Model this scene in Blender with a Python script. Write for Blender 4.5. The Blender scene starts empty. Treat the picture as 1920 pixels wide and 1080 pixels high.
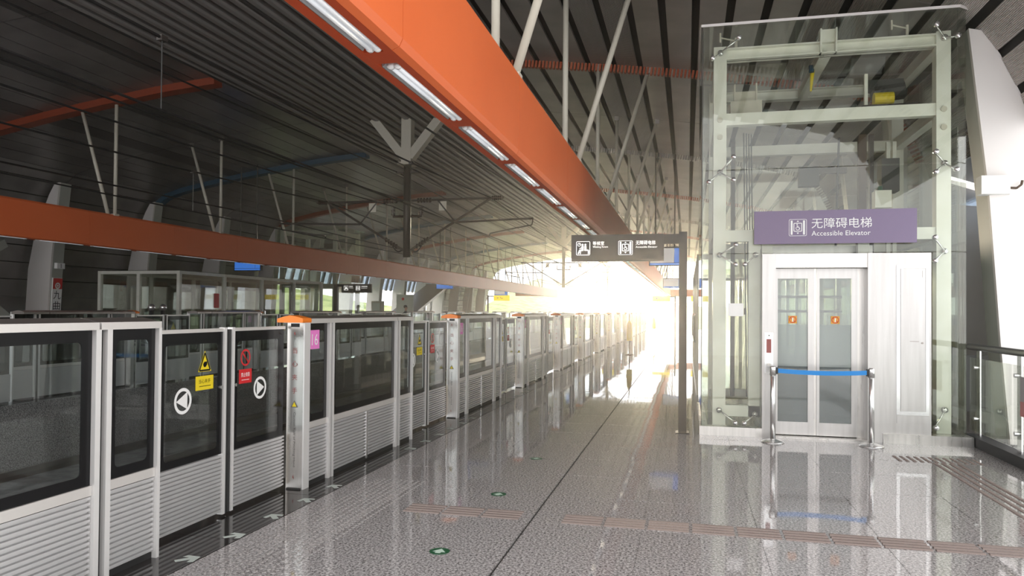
import bpy, math, random
from mathutils import Vector
C = bpy.context.scene
COL = C.collection
PI = math.pi
random.seed(7)

# ------------------------------------------------------------------ camera
F_PX, YAW, PITCH, ROLL, CY = 1381.78, 0.233581, 0.014799, 0.0080283, 561.455
EYE = Vector((0.0, 0.0, 1.55))
cam_d = bpy.data.cameras.new('camera'); cam = bpy.data.objects.new('camera', cam_d); COL.objects.link(cam)
fw = Vector((-math.sin(YAW), math.cos(YAW), 0)); rt = Vector((math.cos(YAW), math.sin(YAW), 0)); up = Vector((0, 0, 1))
f2 = fw*math.cos(PITCH) + up*math.sin(PITCH); u2 = up*math.cos(PITCH) - fw*math.sin(PITCH)
r3 = rt*math.cos(ROLL) + u2*math.sin(ROLL); u3 = u2*math.cos(ROLL) - rt*math.sin(ROLL)
from mathutils import Matrix
M = Matrix((r3, u3, -f2)).transposed().to_4x4(); M.translation = EYE
cam.matrix_world = M
cam_d.sensor_width = 36.0; cam_d.lens = F_PX/1920*36.0
cam_d.shift_y = (CY-540)/1920.0
cam_d.clip_end = 2000
C.camera = cam

# ------------------------------------------------------------------ sky, sun, exposure
w = bpy.data.worlds.new('world'); C.world = w; w.use_nodes = True
nt = w.node_tree; nt.nodes.clear()
out = nt.nodes.new('ShaderNodeOutputWorld'); bg = nt.nodes.new('ShaderNodeBackground')
tc = nt.nodes.new('ShaderNodeTexCoord'); nz = nt.nodes.new('ShaderNodeTexNoise'); cr = nt.nodes.new('ShaderNodeValToRGB')
nz.inputs['Scale'].default_value = 2.2; nz.inputs['Detail'].default_value = 5
cr.color_ramp.elements[0].position = .35; cr.color_ramp.elements[0].color = (.88, .93, .98, 1)
cr.color_ramp.elements[1].position = .65; cr.color_ramp.elements[1].color = (1.0, .965, .93, 1)
nt.links.new(tc.outputs['Generated'], nz.inputs['Vector']); nt.links.new(nz.outputs['Fac'], cr.inputs['Fac'])
nt.links.new(cr.outputs['Color'], bg.inputs['Color']); nt.links.new(bg.outputs['Background'], out.inputs['Surface'])
bg.inputs['Strength'].default_value = 1.9
SUN_E = 2.1
sd = bpy.data.lights.new('sun', 'SUN'); sun = bpy.data.objects.new('sun', sd); COL.objects.link(sun)
sd.energy = SUN_E; sd.angle = math.radians(2.0); sd.color = (1.0, .84, .60)
def ray(px, py): return (f2*F_PX + r3*(px-960) - u3*(py-CY)).normalized()
sdir = ray(1205, 545)
sun.rotation_euler = sdir.to_track_quat('Z', 'Y').to_euler()
C.view_settings.view_transform = 'Standard'; C.view_settings.look = 'None'
C.view_settings.gamma = 1.0; C.view_settings.use_curve_mapping = False
C.view_settings.exposure = 0.55
HAZE = .0030
C.cycles.max_bounces = 8; C.cycles.transparent_max_bounces = 24
C.cycles.diffuse_bounces = 3; C.cycles.glossy_bounces = 3; C.cycles.volume_bounces = 0
C.cycles.sample_clamp_indirect = 4.0; C.cycles.caustics_reflective = False; C.cycles.caustics_refractive = False

# ------------------------------------------------------------------ materials
MT = {}
def mat(name, col, rough=.5, metal=0.0, emit=None, es=1.0, spec=.5):
    m = bpy.data.materials.new(name); m.use_nodes = True
    b = m.node_tree.nodes['Principled BSDF']
    b.inputs['Base Color'].default_value = (*col, 1); b.inputs['Roughness'].default_value = rough
    b.inputs['Metallic'].default_value = metal; b.inputs['Specular IOR Level'].default_value = spec
    if emit: b.inputs['Emission Color'].default_value = (*emit, 1); b.inputs['Emission Strength'].default_value = es
    MT[name] = m
    return m
def N(m, t): return m.node_tree.nodes.new(t)
def noise_col(m, scale, c0, c1, p0=.35, p1=.65, detail=4, stretch=None, coord='Object', rough_var=None, bump=0, bumpd=.002):
    L = m.node_tree.links; b = m.node_tree.nodes['Principled BSDF']
    t = N(m, 'ShaderNodeTexCoord'); mp = N(m, 'ShaderNodeMapping'); n = N(m, 'ShaderNodeTexNoise'); r = N(m, 'ShaderNodeValToRGB')
    if stretch: mp.inputs['Scale'].default_value = stretch
    n.inputs['Scale'].default_value = scale; n.inputs['Detail'].default_value = detail
    r.color_ramp.elements[0].position = p0; r.color_ramp.elements[0].color = (*c0, 1)
    r.color_ramp.elements[1].position = p1; r.color_ramp.elements[1].color = (*c1, 1)
    L.new(t.outputs[coord], mp.inputs['Vector']); L.new(mp.outputs['Vector'], n.inputs['Vector'])
    L.new(n.outputs['Fac'], r.inputs['Fac']); L.new(r.outputs['Color'], b.inputs['Base Color'])
    if rough_var:
        k = N(m, 'ShaderNodeMapRange'); k.inputs['To Min'].default_value = rough_var[0]; k.inputs['To Max'].default_value = rough_var[1]
        L.new(n.outputs['Fac'], k.inputs['Value']); L.new(k.outputs['Result'], b.inputs['Roughness'])
    if bump:
        bp = N(m, 'ShaderNodeBump'); bp.inputs['Strength'].default_value = bump; bp.inputs['Distance'].default_value = bumpd
        L.new(n.outputs['Fac'], bp.inputs['Height']); L.new(bp.outputs['Normal'], b.inputs['Normal'])
    return m
def glass(name, tint, f0=.05, rough=.01, refl=(1, 1, 1), film=None):
    m = bpy.data.materials.new(name); m.use_nodes = True; t = m.node_tree; t.nodes.clear()
    o = N(m, 'ShaderNodeOutputMaterial'); mx = N(m, 'ShaderNodeMixShader'); tr = N(m, 'ShaderNodeBsdfTransparent'); gl = N(m, 'ShaderNodeBsdfGlossy')
    lw = N(m, 'ShaderNodeLayerWeight'); lw.inputs['Blend'].default_value = .5
    pw = N(m, 'ShaderNodeMath'); pw.operation = 'POWER'; pw.inputs[1].default_value = 4.0
    ma = N(m, 'ShaderNodeMath'); ma.operation = 'MULTIPLY_ADD'; ma.inputs[1].default_value = .8; ma.inputs[2].default_value = f0
    tr.inputs['Color'].default_value = (*tint, 1); gl.inputs['Roughness'].default_value = rough; gl.inputs['Color'].default_value = (*refl, 1)
    t.links.new(lw.outputs['Facing'], pw.inputs[0]); t.links.new(pw.outputs[0], ma.inputs[0]); t.links.new(ma.outputs[0], mx.inputs['Fac'])
    t.links.new(tr.outputs[0], mx.inputs[1]); t.links.new(gl.outputs[0], mx.inputs[2])
    last = mx
    if film:   # a translucent film: part diffuse
        m2 = N(m, 'ShaderNodeMixShader'); df = N(m, 'ShaderNodeBsdfDiffuse'); df.inputs['Color'].default_value = (*film[0], 1); m2.inputs['Fac'].default_value = film[1]
        t.links.new(mx.outputs[0], m2.inputs[1]); t.links.new(df.outputs[0], m2.inputs[2]); last = m2
    t.links.new(last.outputs[0], o.inputs['Surface']); MT[name] = m
    return m

mat('steel', (.60, .57, .54), .28, .9)
noise_col(MT['steel'], 3, (.52, .50, .475), (.66, .63, .60), stretch=(6, 6, .4), rough_var=(.22, .36))
mat('steel_bright', (.80, .79, .78), .22, .85)
mat('aluminium', (.78, .765, .75), .38, .35)
mat('steel_panel', (.52, .50, .48), .32, .8)
noise_col(MT['steel_panel'], 2, (.49, .47, .455), (.57, .55, .535), stretch=(8, 8, .5), rough_var=(.28, .4))
mat('rib_steel', (.66, .65, .65), .38, .6)
mat('header_metal', (.30, .27, .25), .3, .85)
mat('header_band', (.74, .71, .68), .35, .5)
mat('black_paint', (.006, .006, .007), .2, spec=.2)
mat('dark_gap', (.012, .012, .012), .6)
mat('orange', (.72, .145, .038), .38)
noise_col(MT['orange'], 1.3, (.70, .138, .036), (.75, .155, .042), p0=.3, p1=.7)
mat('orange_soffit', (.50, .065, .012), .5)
mat('orange_cap', (.85, .21, .01), .35)
mat('rib_orange', (.42, .075, .02), .5)
mat('rib_blue', (.02, .07, .12), .5)
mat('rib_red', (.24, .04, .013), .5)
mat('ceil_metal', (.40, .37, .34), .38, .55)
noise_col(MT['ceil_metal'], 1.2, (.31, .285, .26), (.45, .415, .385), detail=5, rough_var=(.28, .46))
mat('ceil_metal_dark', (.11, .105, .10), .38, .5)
mat('ceil_metal_shaded', (.25, .24, .235), .34, .6)  # darker copy of the ceiling metal, left side's shade put into its colour
noise_col(MT['ceil_metal_shaded'], 1.2, (.20, .19, .185), (.29, .275, .265), detail=5, rough_var=(.24, .42))
mat('slat', (.27, .255, .24), .42, .25)
mat('ceil_dark', (.018, .016, .015), .8)
mat('white_paint', (.74, .73, .70), .5)
mat('cream_paint', (.57, .53, .44), .45)
mat('pale_steelwork', (.83, .82, .73), .42)
noise_col(MT['pale_steelwork'], 5, (.80, .79, .69), (.87, .86, .78), detail=6)
mat('wall_white', (.80, .755, .72), .55)
noise_col(MT['wall_white'], .8, (.76, .715, .68), (.83, .79, .76), detail=5)
mat('fin_grey', (.40, .41, .37), .5)
mat('wall_dark', (.10, .105, .10), .5)
mat('panel_grey', (.20, .20, .195), .45)
mat('granite_dark', (.022, .019, .018), .07, spec=.6)
noise_col(MT['granite_dark'], 160, (.012, .011, .011), (.045, .040, .038), detail=3)
mat('joint', (.05, .046, .044), .7)
mat('mast_dark', (.05, .042, .037), .45, .3)
mat('wire', (.012, .011, .011), .5)
mat('insulator', (.035, .02, .016), .25)
mat('concrete', (.17, .165, .16), .85)
noise_col(MT['concrete'], 6, (.12, .118, .115), (.22, .215, .21), detail=8)
mat('rail_steel', (.28, .25, .22), .35, .9)
mat('tube', (.86, .88, .90), .35, emit=(.9, .95, 1.0), es=.14)
mat('socket', (.82, .81, .79), .4)
mat('tray', (.42, .42, .42), .4, .4)
mat('purple', (.20, .15, .25), .4)
mat('sign_black', (.03, .022, .015), .4)
mat('sign_white', (.88, .88, .86), .5)
mat('yellow', (.80, .62, .01), .45)
mat('yellow_lit', (.80, .62, .01), .45, emit=(1.0, .75, .0), es=.55)
mat('sign_lit', (.88, .88, .86), .5, emit=(1, .98, .93), es=.7)
mat('red', (.62, .015, .02), .45)
mat('brown_red', (.36, .10, .09), .5)
mat('text_grey', (.16, .15, .14), .5)
mat('pink', (.83, .22, .60), .4)
mat('blue_belt', (.01, .26, .72), .5)
mat('screen_blue', (.02, .1, .3), .2, emit=(.04, .16, .55), es=.6)
mat('screen_pale', (.3, .4, .5), .2, emit=(.40, .38, .36), es=.5)
mat('screen_black', (.01, .01, .012), .25)
mat('green_disc', (.01, .085, .035), .3)
mat('pale_green', (.50, .63, .53), .5)
mat('pale_arrow', (.50, .55, .51), .55)
mat('tactile', (.25, .195, .175), .65, .1)
mat('stud', (.30, .28, .27), .4, .3)
mat('rubber', (.02, .02, .02), .6)
mat('rail_grey', (.12, .12, .115), .35, .5)
mat('board', (.70, .74, .66), .6)
mat('skin', (.55, .33, .24), .55); mat('cloth', (.09, .09, .11), .8); mat('hair', (.012, .01, .009), .6)
mat('hill', (.10, .15, .05), .9)
noise_col(MT['hill'], .35, (.14, .21, .06), (.42, .46, .20), detail=9)  # colour lightened in place of sunlight that the slope does not receive
mat('leaf', (.08, .14, .03), .8)
noise_col(MT['leaf'], 3, (.035, .07, .015), (.16, .22, .06), detail=6)
mat('bark', (.09, .06, .04), .9)
mat('motor_dark', (.03, .032, .03), .5)
mat('beige_box', (.62, .58, .48), .5)
mat('poster_pink', (.60, .26, .25), .6); mat('poster_grey', (.42, .40, .40), .6)
mat('amber', (.75, .36, .03), .45)
glass('glass_screen', (.80, .84, .84), .03)
glass('glass_elev', (.93, .945, .915), .04)
glass('glass_door', (.72, .77, .76), .10, .04)
glass('glass_film', (.62, .68, .67), .07, .12, film=((.62, .67, .65), .45))
glass('glass_lower', (.50, .55, .55), .09, .05, film=((.42, .46, .45), .3))
glass('glass_sky', (.80, .88, .97), .08, .1, film=((.75, .82, .92), .4))

# granite floor tile: speckle, polish, slight waviness of the polished face
g = mat('granite', (.4, .38, .37), .04, spec=.6)
L = g.node_tree.links; b = g.node_tree.nodes['Principled BSDF']
t = N(g, 'ShaderNodeTexCoord'); v = N(g, 'ShaderNodeTexNoise'); v.inputs['Scale'].default_value = 62; v.inputs['Detail'].default_value = 3; v.inputs['Roughness'].default_value = .75
r = N(g, 'ShaderNodeValToRGB'); e = r.color_ramp.elements
e[0].position = .33; e[0].color = (.05, .046, .048, 1); e[1].position = .62; e[1].color = (.60, .565, .555, 1)
k = e.new(.43); k.color = (.19, .176, .176, 1); k = e.new(.52); k.color = (.40, .372, .368, 1)
n2 = N(g, 'ShaderNodeTexNoise'); n2.inputs['Scale'].default_value = 3.4; n2.inputs['Detail'].default_value = 1
bp = N(g, 'ShaderNodeBump'); bp.inputs['Strength'].default_value = .22; bp.inputs['Distance'].default_value = .002
L.new(t.outputs['Object'], v.inputs['Vector']); L.new(v.outputs['Fac'], r.inputs['Fac']); L.new(r.outputs['Color'], b.inputs['Base Color'])
L.new(t.outputs['Object'], n2.inputs['Vector']); L.new(n2.outputs['Fac'], bp.inputs['Height']); L.new(bp.outputs['Normal'], b.inputs['Normal'])
b.inputs['IOR'].default_value = 1.6

# fine ribbed sheet for the ceiling panels near the side walls (relief only)
def ribbed_mat(name, col, metal):
    m = mat(name, col, .45, metal)
    L = m.node_tree.links; b = m.node_tree.nodes['Principled BSDF']; t = N(m, 'ShaderNodeTexCoord'); wv = N(m, 'ShaderNodeTexWave')
    wv.wave_type = 'BANDS'; wv.bands_direction = 'X'; wv.inputs['Scale'].default_value = 6.0
    bp = N(m, 'ShaderNodeBump'); bp.inputs['Strength'].default_value = 1.0; bp.inputs['Distance'].default_value = .02
    L.new(t.outputs['UV'], wv.inputs['Vector']); L.new(wv.outputs['Fac'], bp.inputs['Height']); L.new(bp.outputs['Normal'], b.inputs['Normal'])
ribbed_mat('ceil_ribbed', (.42, .385, .355), .5)
ribbed_mat('ceil_ribbed_white', (.76, .69, .64), 0.0)
# ------------------------------------------------------------------ mesh helpers
class MB:
    def __init__(s): s.v = []; s.f = []
    def box(s, x0, x1, y0, y1, z0, z1):
        i = len(s.v)
        s.v += [(x0,y0,z0),(x1,y0,z0),(x1,y1,z0),(x0,y1,z0),(x0,y0,z1),(x1,y0,z1),(x1,y1,z1),(x0,y1,z1)]
        s.f += [(i,i+3,i+2,i+1),(i+4,i+5,i+6,i+7),(i,i+1,i+5,i+4),(i+1,i+2,i+6,i+5),(i+2,i+3,i+7,i+6),(i+3,i,i+4,i+7)]
        return s
    def prism(s, pts, axis, a, b):
        """pts: 2D outline; axis 'x' -> (y,z), 'y' -> (x,z), 'z' -> (x,y)"""
        i = len(s.v); n = len(pts)
        for q in (a, b):
            for p in pts:
                s.v.append((q,p[0],p[1]) if axis == 'x' else (p[0],q,p[1]) if axis == 'y' else (p[0],p[1],q))
        s.f.append(tuple(range(i+n-1, i-1, -1))); s.f.append(tuple(range(i+n, i+2*n)))
        for k in range(n):
            j = (k+1) % n; s.f.append((i+k, i+j, i+n+j, i+n+k))
        return s
    def cyl(s, p, q, r, n=10, r2=None):
        p = Vector(p); q = Vector(q); d = (q-p).normalized()
        a = d.orthogonal().normalized(); c = d.cross(a); i = len(s.v); r2 = r if r2 is None else r2
        for (o, rr) in ((p, r), (q, r2)):
            for k in range(n):
                t = 2*PI*k/n; s.v.append(tuple(o + a*(rr*math.cos(t)) + c*(rr*math.sin(t))))
        s.f.append(tuple(range(i+n-1, i-1, -1))); s.f.append(tuple(range(i+n, i+2*n)))
        for k in range(n):
            j = (k+1) % n; s.f.append((i+k, i+j, i+n+j, i+n+k))
        return s
    def tube(s, pts, r, n=6):
        for a, b_ in zip(pts[:-1], pts[1:]): s.cyl(a, b_, r, n)
        return s
    def bar(s, p, q, wx, wy):
        """rectangular bar between two points; wx sideways, wy along the other normal"""
        p = Vector(p); q = Vector(q); d = (q-p).normalized()
        a = Vector((0, 1, 0)) if abs(d.y) < .7 else Vector((1, 0, 0)); a = (a - d*a.dot(d)).normalized(); c = d.cross(a); i = len(s.v)
        for o in (p, q):
            for (e1, e2) in ((-1,-1),(1,-1),(1,1),(-1,1)): s.v.append(tuple(o + a*(e1*wy/2) + c*(e2*wx/2)))
        s.f += [(i+3,i+2,i+1,i),(i+4,i+5,i+6,i+7)] + [(i+k, i+(k+1)%4, i+4+(k+1)%4, i+4+k) for k in range(4)]
        return s
    def lathe(s, prof, cx, cy, n=20):
        i = len(s.v); m_ = len(prof)
        for (r, z) in prof:
            for k in range(n):
                t = 2*PI*k/n; s.v.append((cx+r*math.cos(t), cy+r*math.sin(t), z))
        for a in range(m_-1):
            for k in range(n):
                j = (k+1) % n; s.f.append((i+a*n+k, i+a*n+j, i+(a+1)*n+j, i+(a+1)*n+k))
        s.f.append(tuple(range(i+n-1, i-1, -1))); s.f.append(tuple(range(i+(m_-1)*n, i+m_*n)))
        return s
    def sphere(s, c, r, n=10, m_=6, sc=(1,1,1)):
        return s._sph(c, r, n, m_, sc)
    def _sph(s, c, r, n, m_, sc):
        i = len(s.v)
        for a in range(m_+1):
            th = PI*a/m_
            for k in range(n):
                ph = 2*PI*k/n
                s.v.append((c[0]+r*sc[0]*math.sin(th)*math.cos(ph), c[1]+r*sc[1]*math.sin(th)*math.sin(ph), c[2]+r*sc[2]*math.cos(th)))
        for a in range(m_):
            for k in range(n):
                j = (k+1) % n; s.f.append((i+a*n+k, i+(a+1)*n+k, i+(a+1)*n+j, i+a*n+j))
        return s
    def mesh(s, name, off=(0,0,0)):
        me = bpy.data.meshes.new(name)
        me.from_pydata([(x-off[0], y-off[1], z-off[2]) for (x,y,z) in s.v], [], s.f); me.update()
        return me
    def build(s, name, m, parent=None, smooth=False, at=None):
        off = (0,0,0)
        p = parent
        while p is not None: off = tuple(Vector(off) + p.location); p = p.parent
        if at: off = tuple(Vector(off) + Vector(at))
        me = s.mesh(name, off); me.materials.append(MT[m] if isinstance(m, str) else m)
        if smooth:
            for p_ in me.polygons: p_.use_smooth = True
        o = bpy.data.objects.new(name, me); COL.objects.link(o)
        if parent: o.parent = parent
        if at: o.location = at
        return o

def tag(o, label=None, cat=None, group=None, kind=None):
    if label: o['label'] = label
    if cat: o['category'] = cat
    if group: o['group'] = group
    if kind: o['kind'] = kind
    return o
def thing(name, loc, label, cat, group=None):
    o = bpy.data.objects.new(name, None); COL.objects.link(o); o.location = loc; o.empty_display_size = .1
    return tag(o, label, cat, group)
def structure(name, mb, m, label=None):
    o = mb.build(name, m); tag(o, label, None, None, 'structure'); return o
def group_structure(name, loc=(0,0,0), label=None):
    o = bpy.data.objects.new(name, None); COL.objects.link(o); o.location = loc; tag(o, label, None, None, 'structure'); return o
CH = {}
def copy_tree(o, loc=None, rotz=None, label=None, group=None, parent=None):
    c = o.copy(); COL.objects.link(c)
    if parent is not None: c.parent = parent
    if loc is not None: c.location = loc
    if rotz is not None: c.rotation_euler = (0, 0, rotz)
    if label: c['label'] = label
    if group: c['group'] = group
    for ch in list(o.children): copy_tree(ch, parent=c)
    return c
def put(o, parent, loc):   # a part sharing mesh data
    c = o.copy(); COL.objects.link(c); c.parent = parent; c.location = loc; return c
ORD = 'first second third fourth fifth sixth seventh eighth ninth tenth eleventh twelfth thirteenth fourteenth fifteenth sixteenth seventeenth eighteenth nineteenth twentieth'.split()
TENS = {2: 'twenty', 3: 'thirty', 4: 'forty'}
def nth(i):
    i += 1
    if i <= 20: return ORD[i-1]
    t_, u_ = divmod(i, 10)
    return (TENS[t_][:-1] + 'ieth') if u_ == 0 else TENS[t_] + '-' + ORD[u_-1]

# flat print: 2D shapes mapped onto a frame
class Flat:
    def __init__(s, o, ux, uy): s.o = Vector(o); s.ux = Vector(ux); s.uy = Vector(uy); s.v = []; s.f = []
    def P(s, x, y): return tuple(s.o + s.ux*x + s.uy*y)
    def poly(s, pts):
        i = len(s.v); s.v += [s.P(*p) for p in pts]; s.f.append(tuple(range(i, i+len(pts)))); return s
    def rect(s, x0, y0, x1, y1): return s.poly([(x0,y0),(x1,y0),(x1,y1),(x0,y1)])
    def disc(s, cx, cy, r, n=18): return s.poly([(cx+r*math.cos(2*PI*k/n), cy+r*math.sin(2*PI*k/n)) for k in range(n)])
    def ring(s, cx, cy, r0, r1, a0=0, a1=360, n=24):
        for k in range(n):
            a = math.radians(a0+(a1-a0)*k/n); b_ = math.radians(a0+(a1-a0)*(k+1)/n)
            s.poly([(cx+r0*math.cos(a), cy+r0*math.sin(a)), (cx+r1*math.cos(a), cy+r1*math.sin(a)), (cx+r1*math.cos(b_), cy+r1*math.sin(b_)), (cx+r0*math.cos(b_), cy+r0*math.sin(b_))])
        return s
    def stroke(s, pts, wd):
        for (a, b_) in zip(pts[:-1], pts[1:]):
            dx, dy = b_[0]-a[0], b_[1]-a[1]; l = math.hypot(dx, dy) or 1; nx, ny = -dy/l*wd/2, dx/l*wd/2
            s.poly([(a[0]-nx,a[1]-ny),(b_[0]-nx,b_[1]-ny),(b_[0]+nx,b_[1]+ny),(a[0]+nx,a[1]+ny)])
        return s
    def rrect(s, x0, y0, x1, y1, wd, r):
        def loop(i):
            q = []
            for (cx, cy, a0) in ((x1-r, y1-r, 0), (x0+r, y1-r, 90), (x0+r, y0+r, 180), (x1-r, y0+r, 270)):
                for k in range(5):
                    a = math.radians(a0+22.5*k); q.append((cx+(r-i)*math.cos(a), cy+(r-i)*math.sin(a)))
            return q
        A, B = loop(0), loop(wd); n = len(A)
        for k in range(n):
            j = (k+1) % n; s.poly([A[k], A[j], B[j], B[k]])
        return s
    def text(s, txt, x, y, h=None, wd=None, rot=False, center=False):
        vs, fs = text2d(txt)
        xs = [p[0] for p in vs]; ys = [p[1] for p in vs]; x0, x1, y0, y1 = min(xs), max(xs), min(ys), max(ys)
        sy = h/(y1-y0) if h else wd/(x1-x0); sx = wd/(x1-x0) if wd else sy
        i = len(s.v); cx = (x1-x0)*sx/2 if center else 0
        for p in vs:
            a, b_ = (p[0]-x0)*sx - cx, (p[1]-y0)*sy
            s.v.append(s.P(x + b_, y - a) if rot else s.P(x+a, y+b_))
        s.f += [tuple(i+q for q in f) for f in fs]
        return s
    def build(s, name, m, parent=None):
        b_ = MB(); b_.v = s.v; b_.f = s.f
        return b_.build(name, m, parent)
_T = {}
def text2d(txt):
    if txt in _T: return _T[txt]
    cu = bpy.data.curves.new('lettering', 'FONT'); cu.body = txt; cu.size = 1.0; cu.resolution_u = 2
    o = bpy.data.objects.new('lettering', cu); COL.objects.link(o)
    dg = bpy.context.evaluated_depsgraph_get(); me = bpy.data.meshes.new_from_object(o.evaluated_get(dg))
    r_ = ([(p.co.x, p.co.y) for p in me.vertices], [tuple(p.vertices) for p in me.polygons])
    bpy.data.objects.remove(o); bpy.data.curves.remove(cu); bpy.data.meshes.remove(me)
    _T[txt] = r_
    return r_
def icon_lift(fl, x, y, s):
    fl.rrect(x, y, x+s, y+s, s*.025, s*.08)
    fl.rect(x+.10*s, y+.08*s, x+.21*s, y+.92*s); fl.rect(x+.79*s, y+.08*s, x+.90*s, y+.92*s)
    fl.rrect(x+.26*s, y+.26*s, x+.74*s, y+.78*s, s*.045, s*.05)
    wheelchair(fl, x+.5*s, y+.52*s, s*.40)
    fl.poly([(x+.43*s, y+.84*s), (x+.57*s, y+.84*s), (x+.5*s, y+.93*s)]); fl.poly([(x+.43*s, y+.20*s), (x+.5*s, y+.11*s), (x+.57*s, y+.20*s)])
    return fl
def wheelchair(fl, cx, cy, s):
    fl.disc(cx-.10*s, cy+.42*s, .09*s, 10)
    fl.stroke([(cx-.10*s, cy+.30*s), (cx-.06*s, cy-.02*s), (cx+.20*s, cy-.02*s), (cx+.30*s, cy-.34*s)], .10*s)
    fl.stroke([(cx-.08*s, cy+.15*s), (cx+.16*s, cy+.15*s)], .07*s)
    fl.ring(cx-.02*s, cy-.16*s, .20*s, .28*s, 130, 350, 14)
def icon_wait(fl, x, y, s):
    fl.rrect(x, y, x+s, y+s, s*.035, s*.10)
    fl.ring(x+.22*s, y+.76*s, .095*s, .13*s, n=14); fl.stroke([(x+.22*s, y+.84*s), (x+.22*s, y+.76*s), (x+.28*s, y+.79*s)], .025*s)
    for (q, sg) in ((.46, -1), (.66, 1)):
        fl.disc(x+q*s, y+.75*s, .07*s, 10)
        fl.poly([(x+(q-.07)*s, y+.32*s), (x+(q+.07)*s, y+.32*s), (x+(q+.07)*s, y+.66*s), (x+(q-.07)*s, y+.66*s)])
    fl.stroke([(x+.46*s, y+.36*s), (x+.26*s, y+.36*s), (x+.14*s, y+.10*s)], .09*s); fl.stroke([(x+.42*s, y+.56*s), (x+.24*s, y+.46*s)], .05*s)
    fl.stroke([(x+.30*s, y+.36*s), (x+.30*s, y+.09*s)], .07*s); fl.stroke([(x+.66*s, y+.36*s), (x+.88*s, y+.36*s), (x+.88*s, y+.09*s)], .08*s)
    return fl

# ------------------------------------------------------------------ levels and vault
XC = -6.95                      # centre line between the two tracks
BAY = 3.765; Y_RIB0 = 13.70     # frame spacing
def yk(k): return Y_RIB0 + BAY*k
PROF = [(2.75,6.42),(4.0,6.32),(5.55,6.13),(6.97,5.93),(8.45,5.68),(9.4,5.49),(10.0,5.31),(10.35,5.05),(10.55,4.75),(10.8,4.2),(11.05,3.4),(11.3,2.35),(11.5,1.2),(11.6,0.0)]
ARC = [0.0]
for a, b_ in zip(PROF[:-1], PROF[1:]): ARC.append(ARC[-1] + math.dist(a, b_))
def vault(s):
    for i in range(len(ARC)-1):
        if s <= ARC[i+1] or i == len(ARC)-2:
            t_ = (s-ARC[i])/(ARC[i+1]-ARC[i]); a, b_ = PROF[i], PROF[i+1]
            d = Vector((b_[0]-a[0], b_[1]-a[1])).normalized()
            return (a[0]+(b_[0]-a[0])*t_, a[1]+(b_[1]-a[1])*t_, d.x, d.y)
def s_at_u(u):
    for i in range(len(PROF)-1):
        if u <= PROF[i+1][0]: return ARC[i] + (u-PROF[i][0])/(PROF[i+1][0]-PROF[i][0])*(ARC[i+1]-ARC[i])
    return ARC[-1]

# ------------------------------------------------------------------ floor, platforms, track bed
Y0, Y1 = -8.0, 66.0
floor = structure('floor', MB().box(-3.60, 3.42, Y0, Y1, -.60, -.012), 'joint', 'polished speckled granite platform floor')
TW = .80
x_edges = [-2.92, -1.928, -1.124, -1.110, -.308, .494, 1.296, 2.098, 2.900, 3.40]
nrow = int((Y1-2.0)/TW)
tiles_far = MB(); ntile = 0
tile_cache = {}
rows = [2.12 + TW*i for i in range(nrow)]
for ri, y in enumerate(rows):
    for ci in range(len(x_edges)-1):
        xa, xb = x_edges[ci], x_edges[ci+1]
        if xb-xa < .05: continue
        gap = .0022 if ci != 2 else .002
        tx = random.uniform(-1, 1)*.0022; ty = random.uniform(-1, 1)*.0030
        wx, wy = (xb-xa-gap), TW-.0026; cx, cy = (xa+xb)/2, y+TW/2
        if ntile < 290:
            key = round(wx, 3)
            if key not in tile_cache:
                tile_cache[key] = MB().box(-wx/2, wx/2, -wy/2, wy/2, -.03, 0).mesh('tile'); tile_cache[key].materials.append(g)
            o = bpy.data.objects.new('tile', tile_cache[key]); COL.objects.link(o); o.parent = floor
            o.location = (cx, cy, 0); o.rotation_euler = (tx, ty, 0); ntile += 1
        else:
            i = len(tiles_far.v)
            for zb in (-.02, 0):
                for (sx, sy) in ((-1,-1),(1,-1),(1,1),(-1,1)):
                    tiles_far.v.append((cx+sx*wx/2, cy+sy*wy/2, zb - ty*sx*wx/2 + tx*sy*wy/2))
            tiles_far.f += [(i+4,i+5,i+6,i+7),(i,i+1,i+5,i+4),(i+1,i+2,i+6,i+5),(i+2,i+3,i+7,i+6),(i+3,i,i+4,i+7)]
o = tiles_far.build('distant_tiles', 'granite', floor); tag(o, kind='stuff')
near_floor = MB().box(-2.92, 3.40, Y0, 2.117, -.03, 0).build('distant_tiles', 'granite', floor); tag(near_floor, kind='stuff')
edge = structure('trim_1', MB().box(-3.58, -2.925, Y0, Y1, -.05, -.008), 'joint', 'dark granite strip along the platform edge')
slab0 = MB().box(-.326, .326, -.598, .598, -.03, .0).mesh('granite_slab'); slab0.materials.append(MT['granite_dark'])
for i in range(int((Y1-2)/1.2)):
    o = bpy.data.objects.new('granite_slab', slab0); COL.objects.link(o); o.parent = edge
    o.location = (-3.2525, 2.6+1.2*i, 0); o.rotation_euler = (random.uniform(-1,1)*.001, random.uniform(-1,1)*.0015, 0)
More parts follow.
